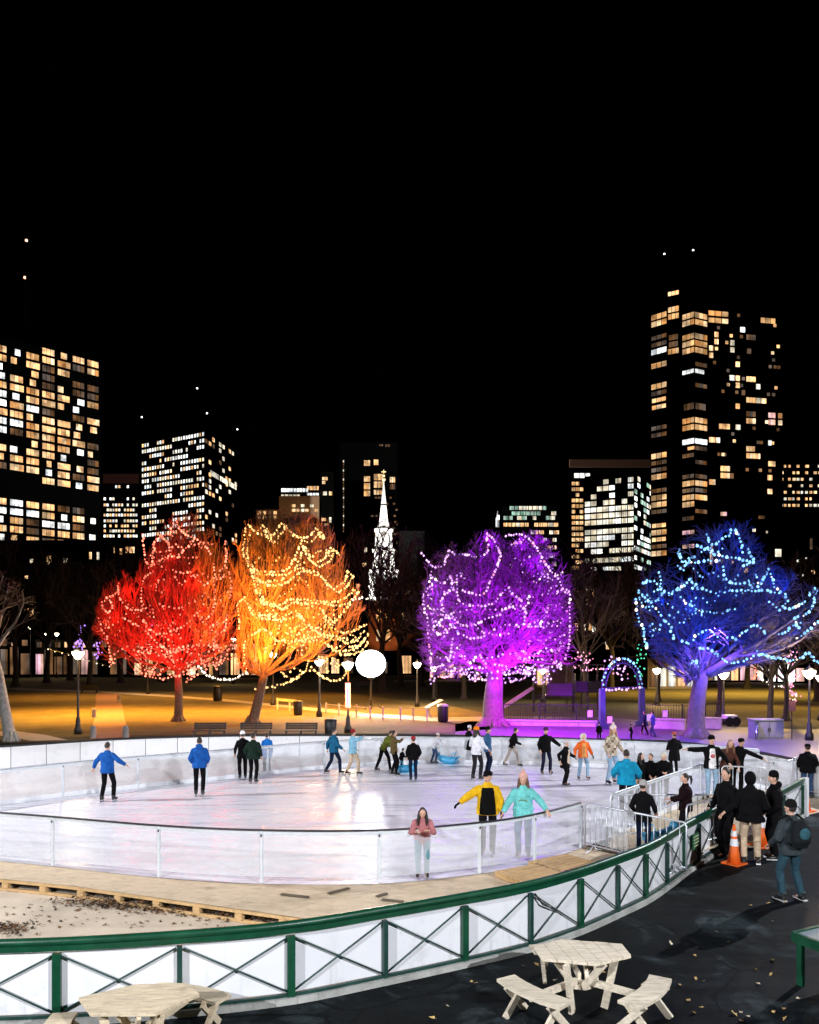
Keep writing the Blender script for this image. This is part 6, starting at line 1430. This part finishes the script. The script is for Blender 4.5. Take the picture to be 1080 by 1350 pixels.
iron_fence('black iron playground fence between the purple trunk and the arch', G(664, 951), G(790, 953)); iron_fence('black iron playground fence from the arch to the blue trunk', G(850, 952), G(906, 954)); iron_fence('black iron fence right of the blue trunk', G(930, 951), G(952, 950))
def stone_wall(label, a, b, h):
    d = b - a; t = tag(MB_wall(a, b, h), label, 'wall'); return t
def MB_wall(a, b, h):
    m = MB(); L = (b - a).length; d = (b - a).normalized(); n = max(1, int(L / 1.1))
    for i in range(n): m.beam(a + d * (L * i / n + .012) + UP * h / 2, a + d * (L * (i + 1) / n - .012) + UP * h / 2, .45, h)
    m.beam(a + UP * (h + .04), b + UP * (h + .04), .55, .08)
    return m.build('stone_wall', M_STONE, loc=a)
stone_wall('long low stone kerb wall lit purple before the playground', G(662, 956), G(788, 958), .28); stone_wall('low stone block wall lit purple right of the arch', G(858, 960), G(904, 962), .55); stone_wall('low stone block wall right of the blue trunk', G(928, 960), G(952, 961), .6)
# play tower with roof posts, and slide
p = G(775, 938); t = thing('play_tower', 'dark playground tower with posts and purple lit panels', 'play tower', p, .1, None); M_PUR = paint('purple_panel', (.12, .05, .2), .6, .2, 3); k = p.y / F
for x in (-1.2, 0, 1.3):
    for y in (0, 1.6): m = MB(); m.tube([(x, y, 0), (x, y, 3.6)], .06, 8); m.build('post', M_BLACK, t)
m = MB(); m.box((0, .8, 1.5), (2.6, 1.7, .1)); m.build('platform', M_BLACK, t)
m = MB(); m.box((0, .8, 3.62), (2.8, 1.9, .08)); m.build('roof', M_BLACK, t)
m = MB(); m.box((-.6, -.03, 1.95), (1.1, .05, .8)); m.build('panel', M_PUR, t)
m = MB(); m.box((.65, -.03, 1.95), (1.2, .05, .8)); m.build('rail_panel', M_BLACK, t)
p = G(738, 940); t = thing('play_tower', 'second playground tower hung with a purple panel, behind the iron fence', 'play tower', p, -.15)
for x in (-1.1, 1.1):
    for y in (0, 1.6): m = MB(); m.tube([(x, y, 0), (x, y, 3.0)], .06, 8); m.build('post', M_BLACK, t)
m = MB(); m.box((0, .8, 1.3), (2.3, 1.7, .1)); m.build('platform', M_BLACK, t)
m = MB(); m.box((0, -.03, 1.8), (1.9, .05, .9)); m.build('panel', M_PUR, t)
for i in range(5): m = MB(); m.box((-1.4, .4, .2 + .27 * i), (.5, .06, .06)); m.build('rung', M_BLACK, t)
p = G(690, 938); t = thing('slide', 'pale playground slide sloping down left behind the purple trunk', 'slide', p, 0)
a, b = Vector((.75, 0, 1.75)), Vector((-1.55, 0, .25)); M_SL = paint('slide_plastic', (.5, .35, .4), .35, .1, 3)
m = MB(); m.beam(a, b, .6, .06); m.build('chute', M_SL, t)
for y in (-.3, .3): m = MB(); m.beam(a + Vector((0, y, .1)), b + Vector((0, y, .1)), .05, .22); m.build('side', M_SL, t)
for y in (-.25, .25): m = MB(); m.tube([(.8, y, 0), (.8, y, 2.5)], .05, 8); m.build('post', M_BLACK, t)
# little white notices on the iron fence
for x, y, l in ((804, 949, 'small white notice on the low post left of the two'), (856, 946, 'small white notice by the passers-by behind the rink'), (778, 941, 'small lilac lit notice on the iron fence left of the arch'), (877, 941, 'small white notice on the iron fence by the blue trunk')):
    Y = G(x, 957).y - .12; p = at(x, y, Y); t = thing('notice', l, 'sign', (p.x, p.y, 0))
    m = MB(); m.tube([(0, .04, 0), (0, .04, p.z + .2)], .02, 6); m.build('post', M_BLACK, t)
    m = MB(); m.box((0, 0, p.z), (.30, .02, .42)); m.build('board', M_WHITE, t)
# grey cabinet, hanging dark sign, cart, bicycle on the right
p = G(1014, 974); t = thing('utility_cabinet', 'pale grey utility cabinet before the twin dark trunks', 'cabinet', p, .05); M_CAB = paint('cabinet_grey', (.22, .23, .22), .5, .2, 2)
k = p.y / F; m = MB(); m.box((0, .4, 24 * k / 2), (38 * k, .8, 24 * k)); m.box((0, .4, 24 * k + .03), (40 * k, .9, .06)); m.build('cabinet_body', M_CAB, t)
for x in (-.42, .42): m = MB(); m.box((x, -.012, 12 * k), (.78, .02, 20 * k)); o = m.build('door', M_CAB, t); m = MB(); m.box((x * .12, -.035, 12 * k), (.03, .03, .2)); m.build('handle', M_BLACK, o)
p = G(1044, 975); t = thing('sign_board', 'dark red sign board on a thin pole right of the cabinet', 'sign', p); k = p.y / F
m = MB(); m.tube([(0, 0, 0), (0, 0, 52 * k)], .03, 6); m.build('pole', M_BLACK, t)
m = MB(); m.box((0, -.05, 44 * k), (9 * k, .04, 13 * k)); m.build('board', paint('maroon_board', (.05, .012, .02)), t)
p = G(962, 957); t = thing('cart', 'small white cart by the lamp post right of the blue trunk', 'cart', p, .2); k = p.y / F
m = MB(); m.box((0, 0, 12 * k), (14 * k, .7, 5 * k)); m.build('tray', M_WHITE, t)
for x in (-5, 5):
    m = MB(); m.lathe([(.3, -.03), (.3, .03)], (0, 0, 0), 14); M_ = Matrix.Translation((x * k, -.36, .3)) @ Matrix.Rotation(R(90), 4, 'X'); m.v = [tuple(M_ @ Vector(v)) for v in m.v]; m.build('wheel', M_BLACK, t)
    m = MB(); m.tube([(x * k, 0, .3), (x * k, 0, 11 * k)], .03, 6); m.build('leg', M_STEEL, t)
p = G(1000, 974); t = thing('bicycle', 'parked bicycle leaning beside the grey cabinet', 'bicycle', p, 1.0)
for x in (-.52, .52):
    m = MB(); m.tube([(x + .34 * math.cos(2 * PI * i / 20), 0, .35 + .34 * math.sin(2 * PI * i / 20)) for i in range(21)], .022, 6, False); m.build('wheel', M_BLACK, t, True)
m = MB()
for a, b in (((-.52, 0, .35), (-.2, 0, .82)), ((-.2, 0, .82), (.35, 0, .85)), ((-.05, 0, .32), (.38, 0, .78)), ((-.2, 0, .85), (-.05, 0, .32)), ((-.52, 0, .35), (-.05, 0, .32)), ((.52, 0, .35), (.34, 0, 1.0))): m.tube([a, b], .02, 6)
m.build('frame', M_STEEL, t); m = MB(); m.box((-.22, 0, .90), (.24, .12, .05)); m.build('saddle', M_BLACK, t); m = MB(); m.tube([(.34, -.26, 1.02), (.34, .26, 1.02)], .018, 6); m.build('handlebar', M_BLACK, t)
# table set left of the purple trunk
p = G(574, 946); t = thing('folding_table', 'tilted grey folding table by the white topped bin', 'table', p, .3)
m = MB(); m.beam((-.7, 0, .7), (.5, 0, 1.25), .9, .05); m.build('top', M_CAB, t)
for x in (-.6, .4): m = MB(); m.beam((x, 0, 0), (x + .25, 0, .85), .05, .05); m.beam((x + .3, 0, 0), (x - .05, 0, .75), .05, .05); m.build('leg', M_STEEL, t)
for x, y, l in ((482, 908, 'park bench before the big floodlight'), (118, 914, 'park bench on the slope left of the path')):
    p = G(x, y); t = thing('park_bench', l, 'bench', p, 0)
    m = MB(); m.box((0, 0, .45), (1.9, .45, .06)); m.build('seat', M_BLACK, t); m = MB(); m.box((0, .25, .72), (1.9, .05, .4)); m.build('backrest', M_BLACK, t)
    for x_ in (-.8, .8): m = MB(); m.box((x_, 0, .22), (.08, .4, .42)); m.build('leg', M_BLACK, t)

# ------------------------------------------------------------------ light, sky, camera
wd = bpy.data.worlds.new('World'); sc.world = wd; wd.use_nodes = True
bg = wd.node_tree.nodes['Background']; bg.inputs[0].default_value = (.004, .005, .012, 1); bg.inputs[1].default_value = .02
FL = (.93, .94, 1.0)
# rink floodlights on the pavilion roof behind the viewer and on unseen masts added beside the ice
KEY = 1.3
def flood(loc, tgt, P, ang):
    """an unseen floodlight; its visor is added to keep the beam off trees, buildings and sky"""
    L = Vector(loc); d = Vector(tgt) - L; rz = math.atan2(d.y, d.x) - PI / 2
    t = thing('rink_floodlight', dict(zip((-17, 16, -26, 25), ('unseen rink floodlight with an added visor, behind the viewer on the left', 'unseen rink floodlight with an added visor, behind the viewer on the right', 'added unseen rink floodlight with visor, on a mast left of the ice', 'added unseen rink floodlight with visor, on a mast right of the ice')))[loc[0]], 'floodlight', (L.x, L.y, 0), rz)
    m = MB(); m.tube([(0, -.5, 0), (0, -.5, L.z + .4)], .12, 8); m.build('mast', M_BLACK, t)
    m = MB(); m.box((0, -.25, L.z), (1.2, .12, .9)); m.build('housing', M_BLACK, t)
    m = MB(); m.add([(x, y, L.z + zq) for y, zq in ((-.2, .5), (1.3, -.26)) for x in (-2.6, 2.6)] + [(x, y, L.z + zq + .03) for y, zq in ((-.2, .5), (1.3, -.26)) for x in (-2.6, 2.6)], [(0, 1, 3, 2), (4, 6, 7, 5), (0, 4, 5, 1), (2, 3, 7, 6), (0, 2, 6, 4), (1, 5, 7, 3)]); m.build('visor', M_BLACK, t)
    lamp('SPOT', loc, P, FL, .10, tgt, ang, .6, 'rink_floodlight')
for loc, tgt, P, ang in (((-17, -9, 13), (-3, 24, 0), 24000, 100), ((16, -9, 13), (3, 25, 0), 24000, 100), ((-26, 22, 12), (-4, 24, 0), 15000, 110), ((25, 31, 12), (4, 26, 0), 15000, 110)):
    flood(loc, tgt, P * KEY, ang)
lamp('SPOT', (fp.x, fp.y - 1.5, fp.z), 9000, (.95, .97, 1), .5, (fp.x * .4, 20, .2), 95, .7, 'park_floodlight')
def crown_lights(tree, color, power, n, seed, up=0, ucol=None, sh=0, ang=72):
    cr = LT[tree]; rs = random.Random(seed)
    for i in range(n):
        c, r = cr.e[i % len(cr.e)]; p = c + Vector((rs.uniform(-.6, .6) * r[0], rs.uniform(-.7, .3) * r[1], rs.uniform(-.35, .8) * r[2]))
        lamp('POINT', p, power / n, color, .3, name='string_glow')
    for dx, dy, tz in ((-5.5, -7.5, 7.5), (-1.5, -6.8, 9.5), (2.5, -6.8, 6.5), (6, -7.5, 9)):           # unseen uplights added on the ground before the tree to colour its crown
        dx += sh
        lamp('SPOT', cr.base + Vector((dx, dy, .25)), up * (1.3 if tz > 8 else .8), ucol or color, .15, cr.base + Vector((dx * .3 + sh * .4, 0, tz)), ang, .9, 'tree_uplight')
crown_lights('red', (1, .008, .004), 3000, 12, 1, 14000, None, -.6, 58); crown_lights('orange', (1, .20, .012), 4200, 14, 2, 44000, None, 1.9, 52); crown_lights('purple', (.26, .003, 1), 7000, 14, 3, 20000, (.34, .004, 1)); crown_lights('blue', (.002, .035, 1), 1300, 12, 4, 4800)
lamp('SPOT', G(700, 968) + Vector((0, 0, 5)), 11000, (.55, .006, 1), .2, G(705, 962), 140, .6, 'plaza_fill'); lamp('SPOT', G(800, 965) + Vector((0, 0, 6)), 3500, (.42, .02, 1), .2, G(805, 962), 140, .6, 'plaza_fill'); lamp('SPOT', G(960, 985) + Vector((0, 2, 6)), 9000, (.14, .06, 1), .2, G(960, 980), 140, .6, 'plaza_fill')  # unseen spots added above the paving to tint it purple
lamp('SPOT', G(820, 965) + Vector((0, 0, 1.0)), 130, (.2, .15, 1), .1, G(820, 957) + UP * 3.5, 110, .5, 'arch_light')
[lamp('SPOT', G(x, 940) + Vector((0, 0, 8)), 16000, (1, .41, .05), .4, G(x, 940), 135, .8, 'lawn_fill') for x in (100, 215, 330, 430, 530)]; [lamp('SPOT', G(x, 920) + Vector((0, 0, 8)), 5000, (1, .42, .06), .4, G(x, 920), 135, .8, 'lawn_fill') for x in (60, 180, 290, 400)]; [lamp('SPOT', G(x, 915) + Vector((0, 0, 9)), 9000, (1, .66, .16), .4, G(x, 915), 135, .8, 'lawn_fill') for x in (880, 985, 1060)]; lamp('SPOT', G(60, 945) + Vector((0, -1, 8)), 12000, (1, .52, .09), .4, G(60, 946), 135, .8, 'lawn_fill'); lamp('SPOT', G(145, 950) + Vector((0, -1, 7)), 2200, (1, .08, .03), .4, G(145, 951), 90, .8, 'lawn_fill'); lamp('SPOT', G(1020, 930) + Vector((0, 0, 8)), 7000, (1, .62, .14), .4, G(1020, 941), 135, .8, 'lawn_fill')  # spots without fixtures, added above lawn and path to brighten them
lamp('SPOT', (-40, 300, 20), 30000, (1, .6, .3), .5, (-45, 330, 55), 40, .6, 'facade_light')
cam = bpy.data.cameras.new('camera'); co = bpy.data.objects.new('camera', cam); col.objects.link(co); sc.camera = co
co.location = (0, 0, CAMH); co.rotation_euler = (R(90), 0, 0); cam.sensor_fit = 'AUTO'; cam.sensor_width = 36; cam.lens = 36 * F / 1350; cam.shift_y = (HOR - 675) / 1350; cam.clip_end = 3000; cam.clip_start = .1
vs = sc.view_settings; vs.view_transform = 'Standard'; vs.look = 'None'; vs.exposure = 0; vs.gamma = 1
sc.cycles.use_denoising = True; sc.cycles.sample_clamp_indirect = 2.0; sc.cycles.sample_clamp_direct = 0; sc.cycles.max_bounces = 5; sc.cycles.diffuse_bounces = 2; sc.cycles.transparent_max_bounces = 10
sc.cycles.caustics_reflective = False; sc.cycles.caustics_refractive = False
for o in bpy.data.objects:
    for k_ in ('_abs', '_inv', '_k', '_hd', '_sh', '_hip', '_arms'):
        if k_ in o: del o[k_]
